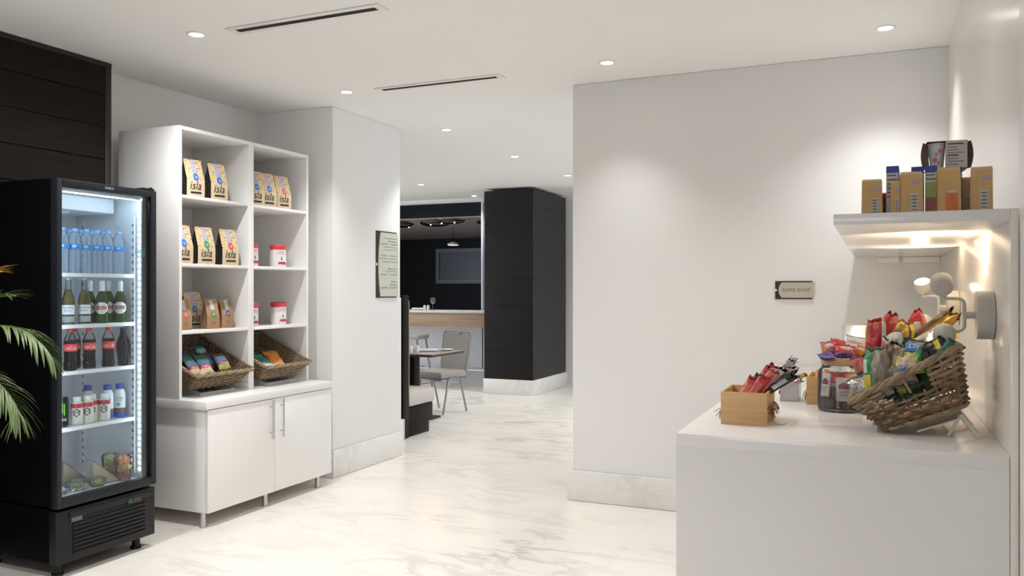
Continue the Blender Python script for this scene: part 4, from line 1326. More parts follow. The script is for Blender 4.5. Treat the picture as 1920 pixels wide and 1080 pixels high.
# goods on the wall shelf ------------------------------------------------
SZ = 1.6165
def kraft_box(label, x0, x1, y, h, text=None, orange=False, d=0.05, rz=0.06):
    t = thing('kraft_snack_box', label, 'snack box', ((x0 + x1) / 2, y, SZ), rz, 'kraft snack boxes on the wall shelf')
    hw, hd = (x1 - x0) / 2, d / 2
    m = MB()
    ringz = [(0, hw, hd), (h * 0.93, hw * 0.97, hd * 0.7), (h, hw * 0.93, 0.003)]
    vs = [[m.bm.verts.new((sx * a, sy * b_, z)) for sx, sy in ((-1, -1), (1, -1), (1, 1), (-1, 1))] for z, a, b_ in ringz]
    for A, B_ in zip(vs, vs[1:]):
        for k in range(4):
            m.bm.faces.new((A[k], A[(k + 1) % 4], B_[(k + 1) % 4], B_[k]))
    m.bm.faces.new(vs[0][::-1]); m.bm.faces.new(vs[-1])
    m.build('box', mat('tan_kraft_board', (0.58, 0.36, 0.15), 0.55, var=0.07), t)
    def fy(z):
        return -(hd - (hd - hd * 0.7) * z / (h * 0.93)) - 0.0008
    lab_ = MB().poly([(-hw * 0.15, fy(0.004), 0.004), (hw * 0.62, fy(0.004), 0.004), (hw * 0.62, fy(h * 0.48), h * 0.48), (-hw * 0.15, fy(h * 0.48), h * 0.48)], 0.0005, (0, -1, 0)).build('nutrition_label', mat('grey_label', (0.55, 0.50, 0.44), 0.6), t)
    x = MB()
    for k in range(5):
        z = h * (0.08 + 0.08 * k)
        x.box(-hw * 0.08, hw * 0.54, fy(z) - 0.0012, fy(z) - 0.0006, z, z + h * 0.018)
    x.box(hw * 0.2, hw * 0.24, fy(h * .2) - 0.0012, fy(h * .2) - 0.0004, h * 0.06, h * 0.44)
    x.build('print_lines', M_greyink, lab_)
    if orange:
        MB().poly([(-hw * 0.3, fy(0.003), 0.003), (hw * 0.7, fy(0.003), 0.003), (hw * 0.7, fy(h * 0.42), h * 0.42), (-hw * 0.3, fy(h * 0.42), h * 0.42)], 0.0014, (0, -1, 0)).build('orange_panel', mat('orange_print', (0.62, 0.17, 0.04), 0.5), t)
    else:
        MB().ball((hw * 0.42, fy(h * 0.76) - 0.0002, h * 0.74), 1, (hw * 0.40, 0.0008, h * 0.055), 16).build('oval_logo', mat('grey_oval', (0.38, 0.33, 0.34), 0.5), t)
    MB().box(-hw * 0.62, -hw * 0.56, fy(h * 0.3) - 0.0006, fy(0) + 0.002, 0.004, h * 0.9).build('fold_line', mat('kraft_fold', (0.66, 0.44, 0.20), 0.55), t)
    return t
kraft_box('kraft snack box at the left end of the wall shelf', -0.038, 0.017, 2.66, 0.108)
kraft_box('kraft snack box with grey oval, second big one from left on wall shelf', 0.064, 0.122, 2.64, 0.122)
kraft_box('small kraft snack box in front of the leftmost blue topped carton', 0.039, 0.064, 2.635, 0.096, d=0.035)
kraft_box('kraft snack box with orange panel, below the cup pack', 0.158, 0.216, 2.63, 0.128, orange=True)
kraft_box('kraft snack box at the right end of the wall shelf', 0.243, 0.298, 2.64, 0.126, rz=-0.12)
kraft_box('kraft snack box mostly hidden behind the rightmost kraft box', 0.222, 0.254, 2.72, 0.108)
def carton(label, x0, x1, y, h, pic=False):
    t = thing('snack_carton', label, 'carton', ((x0 + x1) / 2, y, SZ), -0.05, 'blue topped cartons on the wall shelf')
    hw = (x1 - x0) / 2
    m = MB()
    m.box(-hw, hw, -0.055, 0.055, 0, h * 0.86)
    m.use(1).box(-hw, hw, -0.055, 0.055, h * 0.86, h)
    m.use(1).box(hw - 0.001, hw + 0.0006, -0.0552, 0.0552, 0.0, h * 0.86)
    m.build('box', [mat('grey_carton', (0.55, 0.53, 0.50), 0.4), mat('carton_blue', (0.02, 0.05, 0.27), 0.4)], t)
    x = MB()
    for k in range(6):
        z = h * (0.80 - 0.085 * k)
        x.box(-hw * 0.85, hw * (0.8 if k % 2 else 0.6), -0.0562, -0.0552, z, z + h * 0.022)
    x.build('print_lines', M_greyink, t)
    if pic:
        MB().box(-hw * 0.9, hw * 0.9, -0.057, -0.0556, h * 0.35, h * 0.66).build('green_picture', mat('carton_green', (0.30, 0.34, 0.08), 0.4, var=0.3, scale=60), t)
        MB().box(-hw * 0.9, hw * 0.9, -0.057, -0.0556, 0.002, h * 0.34).build('red_picture', mat('carton_red', (0.34, 0.08, 0.05), 0.4, var=0.3, scale=60), t)
    return t
carton('blue topped carton, leftmost, standing beside the first kraft box', 0.031, 0.064, 2.72, 0.145)
carton('blue topped carton partly behind the second big kraft box', 0.098, 0.131, 2.74, 0.142)
carton('blue topped carton with green and red picture on the wall shelf', 0.132, 0.163, 2.70, 0.137, True)
carton('blue topped carton beside the orange panelled kraft box', 0.210, 0.226, 2.71, 0.130)
t = thing('red_snack_jar', 'small jar with red lid peeking out beside the first kraft box', 'jar', (0.024, 2.70, SZ))
MB().lathe([(0.012, 0), (0.014, 0.004), (0.014, 0.04), (0.011, 0.046)], 18).build('jar', mat('brown_spread', (0.16, 0.08, 0.05), 0.3), t)
MB().ball((0, 0, 0.058), 0.014, (1, 1, 1), 16).build('lid', mat('lid_red', (0.45, 0.04, 0.05), 0.4), t)
t = thing('cup_pack', 'brown sleeve holding white noodle cups, on top of the shelf goods', 'cup pack', (0.192, 2.80, SZ + 0.1430), 0.05)
sl = MB()
for s in (-1, 1):
    pts = []
    for k in range(9):
        v = k / 8
        pts.append((s * (0.058 + 0.012 * math.sin(PI * (0.15 + 0.7 * v))), 0, v * 0.080))
    for a, b_ in zip(pts, pts[1:]):
        sl.bm.faces.new([sl.bm.verts.new(Vector(p)) for p in ((a[0], -0.03, a[2]), (a[0] - s * 0.030, 0.05, a[2]), (b_[0] - s * 0.030, 0.05, b_[2]), (b_[0], -0.03, b_[2]))])
sl.box(-0.054, 0.054, -0.032, 0.05, -0.0012, 0.0)
sl.box(-0.004, 0.054, -0.034, -0.031, 0.0, 0.082).box(-0.053, 0.053, -0.034, 0.05, 0.0805, 0.0820)
sl.build('sleeve', mat('brown_sleeve_board', (0.24, 0.14, 0.10), 0.6), t)
MB().box(-0.003, 0.053, -0.0346, -0.034, 0.001, 0.0815).build('nutrition_panel', mat('pale_pink_panel', (0.62, 0.56, 0.52), 0.5), t)
x = MB()
for k in range(8):
    z = 0.070 - 0.0085 * k
    x.box(0.001, 0.030 if k % 3 else 0.044, -0.0352, -0.0346, z, z + (0.004 if k in (0, 4) else 0.0018))
x.build('print_lines', M_greyink, t)
for cx in (-0.024, 0.030):
    cpo = MB().lathe([(0.017, 0.001), (0.0175, 0.003), (0.0235, 0.072), (0.025, 0.073), (0.025, 0.078), (0.022, 0.079)], 26, c=(cx, -0.004, 0)).build('cup', mat('foam_cup', (0.74, 0.71, 0.68), 0.5), t)
    if cx < 0:
        x = MB()
        for a, z, r_ in ((-1.9, 0.028, 0.007), (-1.75, 0.045, 0.005), (-1.25, 0.055, 0.007), (-1.4, 0.020, 0.004)):
            rr = 0.0176 + 0.006 * z / 0.072 + 0.0005
            x.ball((cx + rr * math.cos(a), -0.004 + rr * math.sin(a), z), r_, (1, 0.2, 1), 10)
        x.build('pink_pattern', mat('pink_print', (0.66, 0.20, 0.22), 0.5), cpo)

# ------------------------------------------------------------------ counter goods
CT = 0.9555
M_crate = wood('pine_crate', (0.54, 0.32, 0.14), (0.68, 0.43, 0.21), (3, 40, 40), 0.5)
M_crate2 = wood('pine_crate_side', (0.50, 0.29, 0.125), (0.64, 0.40, 0.19), (40, 3, 40), 0.5)
M_raff = mat('raffia', (0.22, 0.085, 0.035), 0.7, var=0.4, scale=60)
def crate(label, loc, seed):
    t = thing('wooden_crate', label, 'crate', loc, 0.0, 'small pine crates on the counter')
    w_, d_, h_ = 0.147, 0.226, 0.107
    MB().box(0, w_, 0, 0.008, 0, h_, 0.0008).build('end_panel', M_crate, t)
    MB().box(0, w_, d_ - 0.008, d_, 0, h_, 0.0008).build('end_panel', M_crate, t)
    for nm, z0, z1 in (('upper_slat', 0.058, h_), ('lower_slat', 0.0, 0.050)):
        MB().box(0.0, 0.007, 0.0085, d_ - 0.0085, z0, z1, 0.0008).build(nm, M_crate2, t)
        MB().box(w_ - 0.007, w_, 0.0085, d_ - 0.0085, z0, z1, 0.0008).build(nm, M_crate2, t)
    MB().box(0.007, w_ - 0.007, 0.008, d_ - 0.008, 0.001, 0.006).build('floor_board', M_crate, t)
    rnd = random.Random(seed)
    m = MB()
    for k in range(46):
        s = rnd.choice((-1, 1, 1))
        x = (w_ + 0.001) if s > 0 else -0.001
        y = rnd.uniform(0.02, d_ - 0.03)
        p = Vector((x - s * 0.02, y, 0.054))
        d = Vector((s * rnd.uniform(0.3, 1), rnd.uniform(-0.6, 0.5), rnd.uniform(-0.3, 0.5)))
        pts = [p.copy()]
        for q in range(7):
            p = p + d * 0.008
            d += Vector((s * rnd.uniform(-0.35, 0.25), rnd.uniform(-0.5, 0.5), rnd.uniform(-0.75, 0.15)))
            d.normalize()
            if p.z < 0.003:
                p.z = 0.003
                d.z = abs(d.z) * 0.2
            if (p.x - x) * s < 0.001 and len(pts) > 2:
                p.x = x + s * 0.001
            pts.append(p.copy())
        m.tube(pts, 0.0010, 4)
    m.tube([(w_ - 0.01, 0.07, 0.054), (w_ + 0.008, 0.07, 0.045), (w_ + 0.010, 0.06, 0.02), (w_ + 0.018, 0.055, 0.004), (w_ + 0.035, 0.05, 0.001), (w_ + 0.048, 0.055, 0.002), (w_ + 0.056, 0.06, 0.006)], 0.0009, 4)
    o = m.build('raffia_fill', M_raff, t)
    return t
crate('pine crate of snack bars at the front left of the counter', (-0.470, 2.789, CT), 3)
crate('pine crate farther back on the counter, half hidden by the glass jar', (-0.246, 3.40, CT), 4)
gbar = 'wrapped snack bars in the front crate'
def bar(label, p, lean, tilt, yaw, cols, zones, ht=0.13, wd=0.034, th=0.014, seed=0, group=gbar):
    rot = (Matrix.Rotation(math.radians(yaw), 4, 'Z') @ Matrix.Rotation(math.radians(tilt), 4, 'Y') @ Matrix.Rotation(math.radians(-lean), 4, 'X')).to_euler()
    return pouch(label, 'snack bar', p, rot, wd, ht, th, cols, zones, group, seed, 'snack_bar', 8, 16, crush=2.0)
ZB = [('r', -1, 1, 0.0, 0.12, 2), ('r', -0.5, 0.5, 0.35, 0.75, 1)]
bars = [('red snack bar leaning at the left of the front crate', (-0.400, 2.85, 1.058), 25, 30, ['red', 'pink', 'silver'], 0.12),
        ('brown backed red snack bar second from left in the front crate', (-0.383, 2.86, 1.064), 25, 32, ['brown', 'red', 'silver'], 0.12),
        ('red snack bar in the middle of the front crate, low', (-0.366, 2.85, 1.065), 20, 32, ['red', 'pink', 'silver'], 0.125),
        ('red snack bar standing higher behind the front crate bars', (-0.362, 2.91, 1.085), 20, 36, ['red', 'silver', 'pink'], 0.14),
        ('red and silver snack bar near the right of the front crate', (-0.345, 2.87, 1.078), 20, 36, ['pink', 'red', 'silver'], 0.14),
        ('silver backed snack bar leaning right in the front crate', (-0.335, 2.90, 1.086), 15, 44, ['silver', 'brown', 'silver'], 0.15),
        ('grey foil bar sticking out farthest to the upper right of the crate', (-0.313, 2.94, 1.105), 10, 46, ['silver', 'grey', 'red'], 0.18),
        ('dark chocolate stick lying out over the crate edge', (-0.301, 2.89, 1.080), 8, 56, ['black', 'silver', 'silver'], 0.16),
        ('silver wrapped stick just above the dark chocolate stick', (-0.312, 2.92, 1.088), 8, 54, ['silver', 'brown', 'silver'], 0.16),
        ('red and silver bar wrapper peeking at the crate back', (-0.345, 2.95, 1.092), 15, 28, ['red', 'silver', 'silver'], 0.12)]
for i, (lab, p, ln, tl, cols, ht) in enumerate(bars):
    bar(lab, p, ln, tl, 0, cols, ZB, ht, 0.036 if i < 6 else 0.030, 0.016 if i < 6 else 0.010, 60 + i)
for i, (x, z) in enumerate(((-0.20, 1.045), (-0.17, 1.05))):
    pouch('orange snack packet in the rear crate, ' + ('left' if i == 0 else 'right') + ' one', 'snack packet', (x, 3.47, z), (math.radians(-20), math.radians(15), 0), 0.05, 0.07, 0.018, ['orange', 'cream'], [('r', -1, 1, 0.3, 0.5, 1)], 'orange packets in the rear crate', 80 + i, 'snack_packet')

t = thing('acrylic_bin', 'clear acrylic bin of candy sticks behind the front crate', 'container', (-0.315, 3.52, CT))
MB().box(-0.035, 0.035, -0.06, -0.057, 0, 0.075).box(-0.035, 0.035, 0.057, 0.06, 0, 0.075).box(-0.035, -0.032, -0.057, 0.057, 0, 0.075).box(0.032, 0.035, -0.057, 0.057, 0, 0.075).box(-0.032, 0.032, -0.057, 0.057, 0, 0.003).build('bin', MATS['clear_acrylic'], t)
for i, (x, y, z, c, tl) in enumerate(((-0.33, 3.50, 1.02, ['white', 'orange', 'red'], 30), (-0.315, 3.52, 1.032, ['white', 'yellow', 'brown'], 60), (-0.305, 3.51, 1.02, ['silver', 'red', 'orange'], 62), (-0.30, 3.54, 1.04, ['yellow', 'orange', 'black'], 68), (-0.325, 3.54, 1.01, ['white', 'navy', 'red'], 40))):
    bar(('white and orange', 'white and yellow', 'silver and red', 'yellow and orange', 'white and navy')[i] + ' candy stick in the clear acrylic bin', (x, y, z), 5, tl, 0, c, ZB, 0.09, 0.02, 0.010, 90 + i, 'candy sticks in the acrylic bin')

# glass jar
JX, JY = -0.120, 3.275
jr = thing('glass_jar', 'wide glass jar with wooden lid, left of the counter basket', 'jar', (JX, JY, CT))
pj = [(0.070, 0), (0.077, 0.006), (0.078, 0.02), (0.078, 0.135), (0.074, 0.150), (0.064, 0.160), (0.062, 0.170)]
MB().lathe(pj, 40).build('jar_body', clear('jar_glass', (0.97, 0.975, 0.975), 0.06, (0.8, 0.8, 0.8), 0.03, 1.2), jr)
MB().lathe([(0.060, 0.168), (0.066, 0.1705), (0.067, 0.178), (0.067, 0.186), (0.064, 0.190), (0, 0.190)], 40).build('lid', wood('lid_wood', (0.46, 0.28, 0.13), (0.60, 0.39, 0.20), (30, 3, 30), 0.45), jr)
MB().lathe([(0.066, 0.0012), (0.0745, 0.006), (0.0745, 0.010), (0.066, 0.006)], 40, cap=False).build('thick_base', clear('jar_base_glass', (0.80, 0.82, 0.80), 0.2, (0.5, 0.5, 0.48), 0.03), jr)
M_pod = mat('dark_brown_pod', (0.045, 0.03, 0.025), 0.35, var=0.15)
M_podl = mat('pod_foil', (0.09, 0.06, 0.05), 0.3, 0.3)
pod0 = [None]
def pod(label, x, y, z, rot=(0, 0, 0)):
    g_ = 'dark coffee pods in the glass jar'
    if pod0[0]:
        return dup(pod0[0], (JX + x, JY + y, CT + z), rot, label, g_)
    t = thing('coffee_pod', label, 'coffee pod', (JX + x, JY + y, CT + z), rot, g_)
    MB().lathe([(0.017, 0), (0.019, 0.002), (0.0235, 0.038)], 20).build('cup', M_pod, t)
    MB().lathe([(0.0235, 0.038), (0.026, 0.039), (0.026, 0.041), (0.022, 0.042), (0, 0.042)], 20).build('foil_lid', M_podl, t)
    pod0[0] = t
for k, (a, nm) in enumerate(((-2.3, 'front left'), (-1.1, 'front right'), (0.1, 'right'), (1.3, 'rear right'), (2.5, 'rear left'), (3.6, 'left'))):
    pod('dark coffee pod in the jar, bottom layer, ' + nm, 0.046 * math.cos(a), 0.046 * math.sin(a), 0.007)
for k, (a, nm) in enumerate(((-1.7, 'front'), (-0.3, 'right'), (1.2, 'rear'), (2.8, 'left'))):
    pod('dark coffee pod in the jar, second layer, ' + nm, 0.043 * math.cos(a), 0.043 * math.sin(a), 0.051)
def creamer(label, a, z, w_, h_):
    t = thing('labelled_pack', label, 'snack pack', (JX + 0.070 * math.cos(a), JY + 0.070 * math.sin(a), CT + z), (math.radians(-6), 0, a + PI / 2), 'white labelled packs in the glass jar')
    MB().box(-w_ / 2, w_ / 2, -0.0045, 0.0045, 0, h_, 0.004).build('pack', mat('white_pack_label', (0.66, 0.62, 0.60), 0.4), t)
    MB().poly([(-w_ * 0.34, -0.0052, h_ * 0.52), (w_ * 0.34, -0.0052, h_ * 0.52), (w_ * 0.36, -0.0052, h_ * 0.68), (0, -0.0052, h_ * 0.80), (-w_ * 0.36, -0.0052, h_ * 0.68)], 0.0005, (0, 1, 0)).build('maroon_shape', mat('maroon_print', (0.22, 0.05, 0.07), 0.5), t)
    lettering('lettering', [('Snack', (0, -0.0055, h_ * 0.40), w_ * 0.6, h_ * 0.10), ('Pack', (0, -0.0055, h_ * 0.26), w_ * 0.5, h_ * 0.08)], mat('rose_ink', (0.42, 0.12, 0.15), 0.5), t, (1, 0, 0), (0, 0, 1))
creamer('white labelled pack pressed against the left side of the jar', -2.35, 0.055, 0.040, 0.085)
creamer('white labelled pack with maroon shape at the front of the jar', -1.35, 0.042, 0.052, 0.085)
for k, (x, y, c) in enumerate(((-0.01, -0.025, ['pink', 'red', 'white']), (0.03, 0.01, ['pink', 'cream', 'red']))):
    pouch('pink candy bag in the upper part of the glass jar, ' + ('front' if k == 0 else 'rear'), 'candy bag', (JX + x, JY + y, CT + 0.122), (math.radians(-55), 0, 0.3 * k), 0.075, 0.06, 0.022, c, [('r', -1, 1, 0.35, 0.6, 1)], 'pink candy bags in the glass jar', 100 + k, 'candy_bag')
ZL = [('r', -1, 1, 0.0, 0.30, 1), ('e', 0.05, 0.68, 0.6, 0.13, 2), ('r', 0.1, 0.9, 0.42, 0.55, 3)]
gl_ = 'small snack packets on the jar lid'
LZ = CT + 0.19
for k, (lab, p, r, wd_, ht_, cols) in enumerate((
        ('red and purple snack packet leaning at the left of the jar lid', (-0.158, 3.25, LZ + 0.036), (-25, -8, 0), 0.055, 0.062, ['pink', 'purple', 'white', 'purple']),
        ('red and white snack packet lying front and centre on the jar lid', (-0.100, 3.225, LZ + 0.030), (-32, 4, 4), 0.075, 0.055, ['red', 'navy', 'white', 'purple']),
        ('red snack packet behind the front one on the jar lid', (-0.125, 3.29, LZ + 0.044), (-35, 12, 0), 0.070, 0.060, ['red', 'pink', 'red', 'pink']),
        ('white and orange packet standing at the right of the jar lid', (-0.066, 3.285, LZ + 0.048), (-15, 10, 0), 0.080, 0.072, ['white', 'orange', 'white', 'orange']),
        ('blue snack packet lying flat at the left edge of the jar lid', (-0.163, 3.215, LZ + 0.012), (-78, 0, 14), 0.060, 0.050, ['navy', 'purple', 'red', 'pink']))):
    pouch(lab, 'snack packet', p, tuple(math.radians(q) for q in r), wd_, ht_, 0.024, cols, ZL, gl_, 110 + k, 'snack_packet', words=[('Chips', 0, 0.62, 0.5, 0.07)] if k in (0, 1, 3) else None, wcol='navy_ink')

# steel dispenser near the back wall
t = thing('steel_dispenser', 'polished steel box standing behind the jar near the back wall', 'dispenser', (-0.075, 4.45, CT), 0.15)
MB().box(-0.075, 0.075, -0.06, 0.06, 0, 0.272, 0.006).build('case', M_chrome, t)
MB().box(-0.045, 0.065, -0.0635, -0.0605, 0.03, 0.20, 0.002).build('front_plate', mat('dull_steel', (0.42, 0.45, 0.48), 0.3, 0.9), t)
MB().box(-0.03, 0.05, -0.066, -0.0637, 0.11, 0.165, 0.001).build('slot', mat('grey_slot', (0.12, 0.13, 0.14), 0.4), t)

# big tipped basket with its easel
BKY = 2.795
bk = thing('display_basket', 'large wicker basket tipped towards the room, overflowing with snack bags', 'basket', (0.040, BKY, CT + 0.011), (0, -math.radians(21.7), 0))
D0, D1 = 0.0, 0.30
Bq = [(0.0, D0, 0), (0.222, D0, 0), (0.222, D1, 0), (0.0, D1, 0)]
Tq = [(-0.070, D0 - 0.012, 0.122), (0.268, D0 - 0.012, 0.178), (0.268, D1 + 0.012, 0.178), (-0.070, D1 + 0.012, 0.122)]
wicker(bk, Bq, Tq, 11, 0.0050, 0.032, 0.0095, 21, hole=(0, 0.27, 0.68, 0.56, 0.92), amp=1.35)
MB().tube([(0.098, -0.006, 0.090), (0.090, -0.010, 0.155)], 0.0045, 6).build('handle_post', M_wick[0], bk)
ea = thing('easel_stand', 'pale easel stand propping up the tipped basket', 'stand', (0.26, 2.93, CT))
m = MB()
for y in (-0.115, 0.115):
    m.tube([(0.022, y, 0.004), (-0.028, y, 0.070)], 0.008, 8).tube([(-0.060, y, 0.004), (-0.030, y, 0.060)], 0.005, 8)
m.box(-0.15, -0.015, -0.12, 0.12, -0.002, 0.003, 0, Matrix.Translation((-0.005, 0, 0.066)) @ Matrix.Rotation(-math.radians(21.7), 4, 'Y'))
m.build('easel', mat('pale_plastic', (0.72, 0.66, 0.55), 0.3), ea)

gbb = 'snack bags heaped in the tipped counter basket'
def cb_(i, lab, p, w_, h_, th, tl, ln, yaw, cols, zones, words=None, wcol='white_ink', crush=1.7):
    rot = (Matrix.Rotation(math.radians(yaw), 4, 'Z') @ Matrix.Rotation(math.radians(tl), 4, 'Y') @ Matrix.Rotation(math.radians(-ln), 4, 'X')).to_euler()
    pouch(lab, 'snack bag', p, rot, w_, h_, th, cols, zones, gbb, 130 + i, 'snack_bag', words=words, wcol=wcol, crush=crush, peak={3: 0.25, 4: 0.7, 13: 0.7, 5: 0.75, 0: 0.45, 1: 0.35, 6: 0.4, 7: 0.3}.get(i, 0.0))
cb_(0, 'green edged chip bag with grey back, front left of the counter basket', (0.006, 2.835, 1.140), 0.090, 0.165, 0.05, -6, 8, -12, ['grey', 'green', 'yellow', 'white'], [('r', -1, -0.30, 0, 1, 1), ('r', -1, -0.45, 0.16, 0.44, 2), ('r', -1, -0.65, 0.5, 0.75, 3), ('r', -1, 0, 0, 0.08, 2)])
cb_(1, 'grey backed chip bag with brown edge, second along the basket front', (0.062, 2.855, 1.158), 0.085, 0.155, 0.05, 6, 8, 0, ['grey', 'brown', 'dgreen'], [('r', -1, -0.45, 0, 1, 1), ('r', 0.1, 1, 0.0, 0.3, 2)])
cb_(2, 'pink and white snack bag squeezed between the two grey backed bags', (0.036, 2.885, 1.170), 0.070, 0.16, 0.03, 14, 6, 0, ['pink', 'orange', 'white'], [('r', -0.4, 0.4, 0.3, 0.7, 1), ('r', -1, 1, 0.86, 1, 2)])
cb_(3, 'tall red snack bag at the upper left of the counter basket', (0.000, 2.975, 1.225), 0.070, 0.16, 0.04, 2, 0, 0, ['red', 'pink', 'white'], [('r', 0.55, 1, 0, 1, 2), ('r', -1, -0.6, 0.5, 1, 1), ('r', -0.3, 0.2, 0.80, 0.9, 1)])
cb_(4, 'red snack bag with pointed top rising behind the tall red bag', (0.034, 3.01, 1.245), 0.075, 0.17, 0.04, 14, 0, 0, ['red', 'pink', 'white'], [('r', -1, -0.5, 0.2, 0.8, 2), ('r', -0.2, 1, 0.8, 1, 1)])
cb_(5, 'white and grey pointed snack bag below the red bags', (0.050, 2.895, 1.222), 0.060, 0.105, 0.03, 20, 10, 0, ['white', 'silver', 'black'], [('r', -0.6, 0.3, 0.35, 0.45, 1), ('r', -0.5, 0.5, 0.5, 0.56, 2), ('r', -0.3, 0.6, 0.2, 0.26, 2)])
cb_(6, 'gold snack bag standing in the middle of the basket', (0.082, 2.965, 1.238), 0.072, 0.13, 0.045, 6, 4, 10, ['gold', 'yellow', 'brown'], [('r', 0.5, 1, 0, 1, 1), ('r', 0.3, 0.5, 0, 1, 2)])
cb_(7, 'long gold snack bag leaning to the right above the basket', (0.160, 2.995, 1.262), 0.062, 0.20, 0.04, 50, 4, 0, ['gold', 'brown', 'yellow'], [('r', -1, -0.6, 0, 1, 1), ('r', -0.6, 0.4, 0.1, 0.3, 1)])
cb_(8, 'white and orange foil bag leaning right in front of the gold one', (0.138, 2.935, 1.230), 0.055, 0.17, 0.03, 58, 4, 0, ['white', 'orange', 'silver'], [('r', -1, 0.4, 0, 0.28, 1), ('r', -0.5, 0.2, 0.4, 0.6, 2), ('r', -1, 1, 0.7, 0.78, 2)])
cb_(9, 'dark green snack bag in the middle of the heap', (0.078, 2.905, 1.205), 0.085, 0.09, 0.04, 12, 12, 0, ['dgreen', 'lgreen', 'black'], [('r', -0.2, 0.4, 0.4, 0.6, 1), ('r', -1, 0, 0.0, 0.2, 2)])
cb_(10, 'dark green snack bag with blue label lying across the basket', (0.116, 2.868, 1.205), 0.085, 0.085, 0.035, 10, 30, 0, ['dgreen', 'blue', 'lgreen'], [('r', -0.9, 0.6, 0.42, 0.80, 1), ('r', -1, 1, 0, 0.2, 2)], [('Lays', -0.12, 0.60, 0.5, 0.12)])
cb_(11, 'pale green snack bag lying along the basket rim', (0.090, 2.838, 1.172), 0.105, 0.085, 0.04, -22, 22, 0, ['lgreen', 'cream', 'green'], [('e', -0.1, 0.45, 0.6, 0.28, 1), ('r', 0.7, 1, 0, 1, 2)])
cb_(12, 'black and green snack bag at the right of the basket rim', (0.168, 2.852, 1.200), 0.095, 0.085, 0.035, -24, 16, 0, ['black', 'lgreen', 'yellow'], [('r', -1, -0.65, 0, 1, 1), ('r', 0.2, 0.6, 0.3, 1, 2)])
cb_(13, 'red and white snack bag tip at the back of the basket', (0.122, 3.055, 1.262), 0.062, 0.15, 0.035, 6, 0, 0, ['red', 'white', 'pink'], [('e', 0.0, 0.6, 0.5, 0.12, 1), ('r', 0.45, 1, 0.3, 1, 2)])
cb_(14, 'yellow snack bag at the far right end of the basket', (0.208, 2.945, 1.220), 0.05, 0.11, 0.03, 10, 0, 10, ['yellow', 'gold', 'brown'], [('r', -1, -0.3, 0, 1, 1), ('r', 0.0, 0.2, 0, 1, 2)])
cb_(15, 'dark green snack bag seen through the basket handle slot', (0.108, 2.850, 1.095), 0.150, 0.085, 0.03, -22, 0, 0, ['dgreen', 'lgreen', 'black'], [('r', -0.7, -0.3, 0.4, 0.9, 1), ('r', 0.2, 0.4, 0, 1, 2)])
cb_(16, 'blue tagged green snack bag poking over the rim, lower left', (0.070, 2.822, 1.140), 0.085, 0.075, 0.03, -18, 18, 0, ['grey', 'blue', 'lgreen'], [('r', 0.0, 0.9, 0.5, 0.95, 1)], [('Lays', 0.45, 0.72, 0.35, 0.12)])
cb_(17, 'dark teal snack bag tucked at the top right basket corner', (0.200, 2.83, 1.208), 0.055, 0.085, 0.03, 40, 8, 0, ['teal', 'dgreen', 'lgreen'], [('r', -1, 0, 0, 0.5, 1), ('r', 0.5, 1, 0, 1, 2)])
cb_(18, 'clear crinkled snack bag over the left end of the basket', (-0.035, 2.850, 1.085), 0.075, 0.085, 0.03, -30, 6, 0, ['silver', 'white', 'pink'], [('r', -0.3, 0.3, 0.3, 0.7, 1)])
cb_(19, 'green and pink snack bag between the jar and the basket', (-0.030, 2.95, 1.135), 0.07, 0.11, 0.035, -20, 6, 0, ['dgreen', 'pink', 'sky'], [('r', -1, 0.2, 0.5, 1, 1), ('r', -0.6, 0.4, 0.1, 0.3, 2)])

# ------------------------------------------------------------------ dining area
M_fab = mat('taupe_vinyl', (0.31, 0.285, 0.265), 0.5, var=0.04)
M_cream = mat('cream_vinyl', (0.52, 0.485, 0.44), 0.5, var=0.04)
M_dw = wood('dark_bench_wood', (0.007, 0.0045, 0.0035), (0.013, 0.008, 0.006), (3, 3, 40), 0.45, spec=0.15)
t = thing('booth_bench', 'dark booth bench with cream seat at the passage edge', 'bench', (-4.85, 6.95, 0))
MB().box(-0.80, 0.815, -0.285, -0.185, 0.001, 1.345, 0.004).build('back_panel', M_dw, t)
MB().box(-0.80, 0.80, -0.183, 0.225, 0.001, 0.285, 0.003).box(-0.80, 0.81, -0.183, 0.280, 0.11, 0.285, 0.003).build('base', M_dw, t)
MB().box(-0.80, 0.825, -0.183, 0.305, 0.287, 0.435, 0.03).build('seat', M_cream, t)
MB().box(-0.80, 0.805, -0.184, -0.150, 0.437, 1.30, 0.012).build('backrest', M_fab, t)
t = thing('dining_table', 'small dark edged dining table between the booth and the grey chair', 'table', (-4.43, 7.59, 0))
MB().box(-0.40, 0.375, -0.345, 0.345, 0.722, 0.742, 0.002).build('edge_board', mat('table_edge', (0.03, 0.022, 0.02), 0.4), t)
MB().box(-0.398, 0.373, -0.343, 0.343, 0.7425, 0.75, 0.001).build('tabletop', mat('taupe_table_top', (0.33, 0.29, 0.27), 0.3, var=0.05), t)
MB().box(-0.07, 0.0, -0.06, 0.06, 0.02, 0.721, 0.003).build('pedestal', M_dw, t)
MB().box(-0.36, 0.06, -0.30, 0.42, 0.001, 0.019, 0.004).build('base_plate', M_blackp, t)
TT = 0.7505
def shaker(label, loc, g_='salt and pepper shakers', first=[None]):
    if first[0]:
        return dup(first[0], loc, None, label, g_)
    t = thing('shaker', label, 'shaker', loc, 0, g_)
    MB().lathe([(0.020, 0), (0.022, 0.004), (0.022, 0.05), (0.019, 0.062)], 18).build('body', mat('white_china', (0.78, 0.78, 0.78), 0.25), t)
    MB().lathe([(0.019, 0.062), (0.014, 0.072), (0, 0.075)], 18).build('cap', mat('white_china', (0.78, 0.78, 0.78), 0.25), t)
    first[0] = t
shaker('white shaker on the dining table, left of the pair', (-4.372, 7.36, TT))
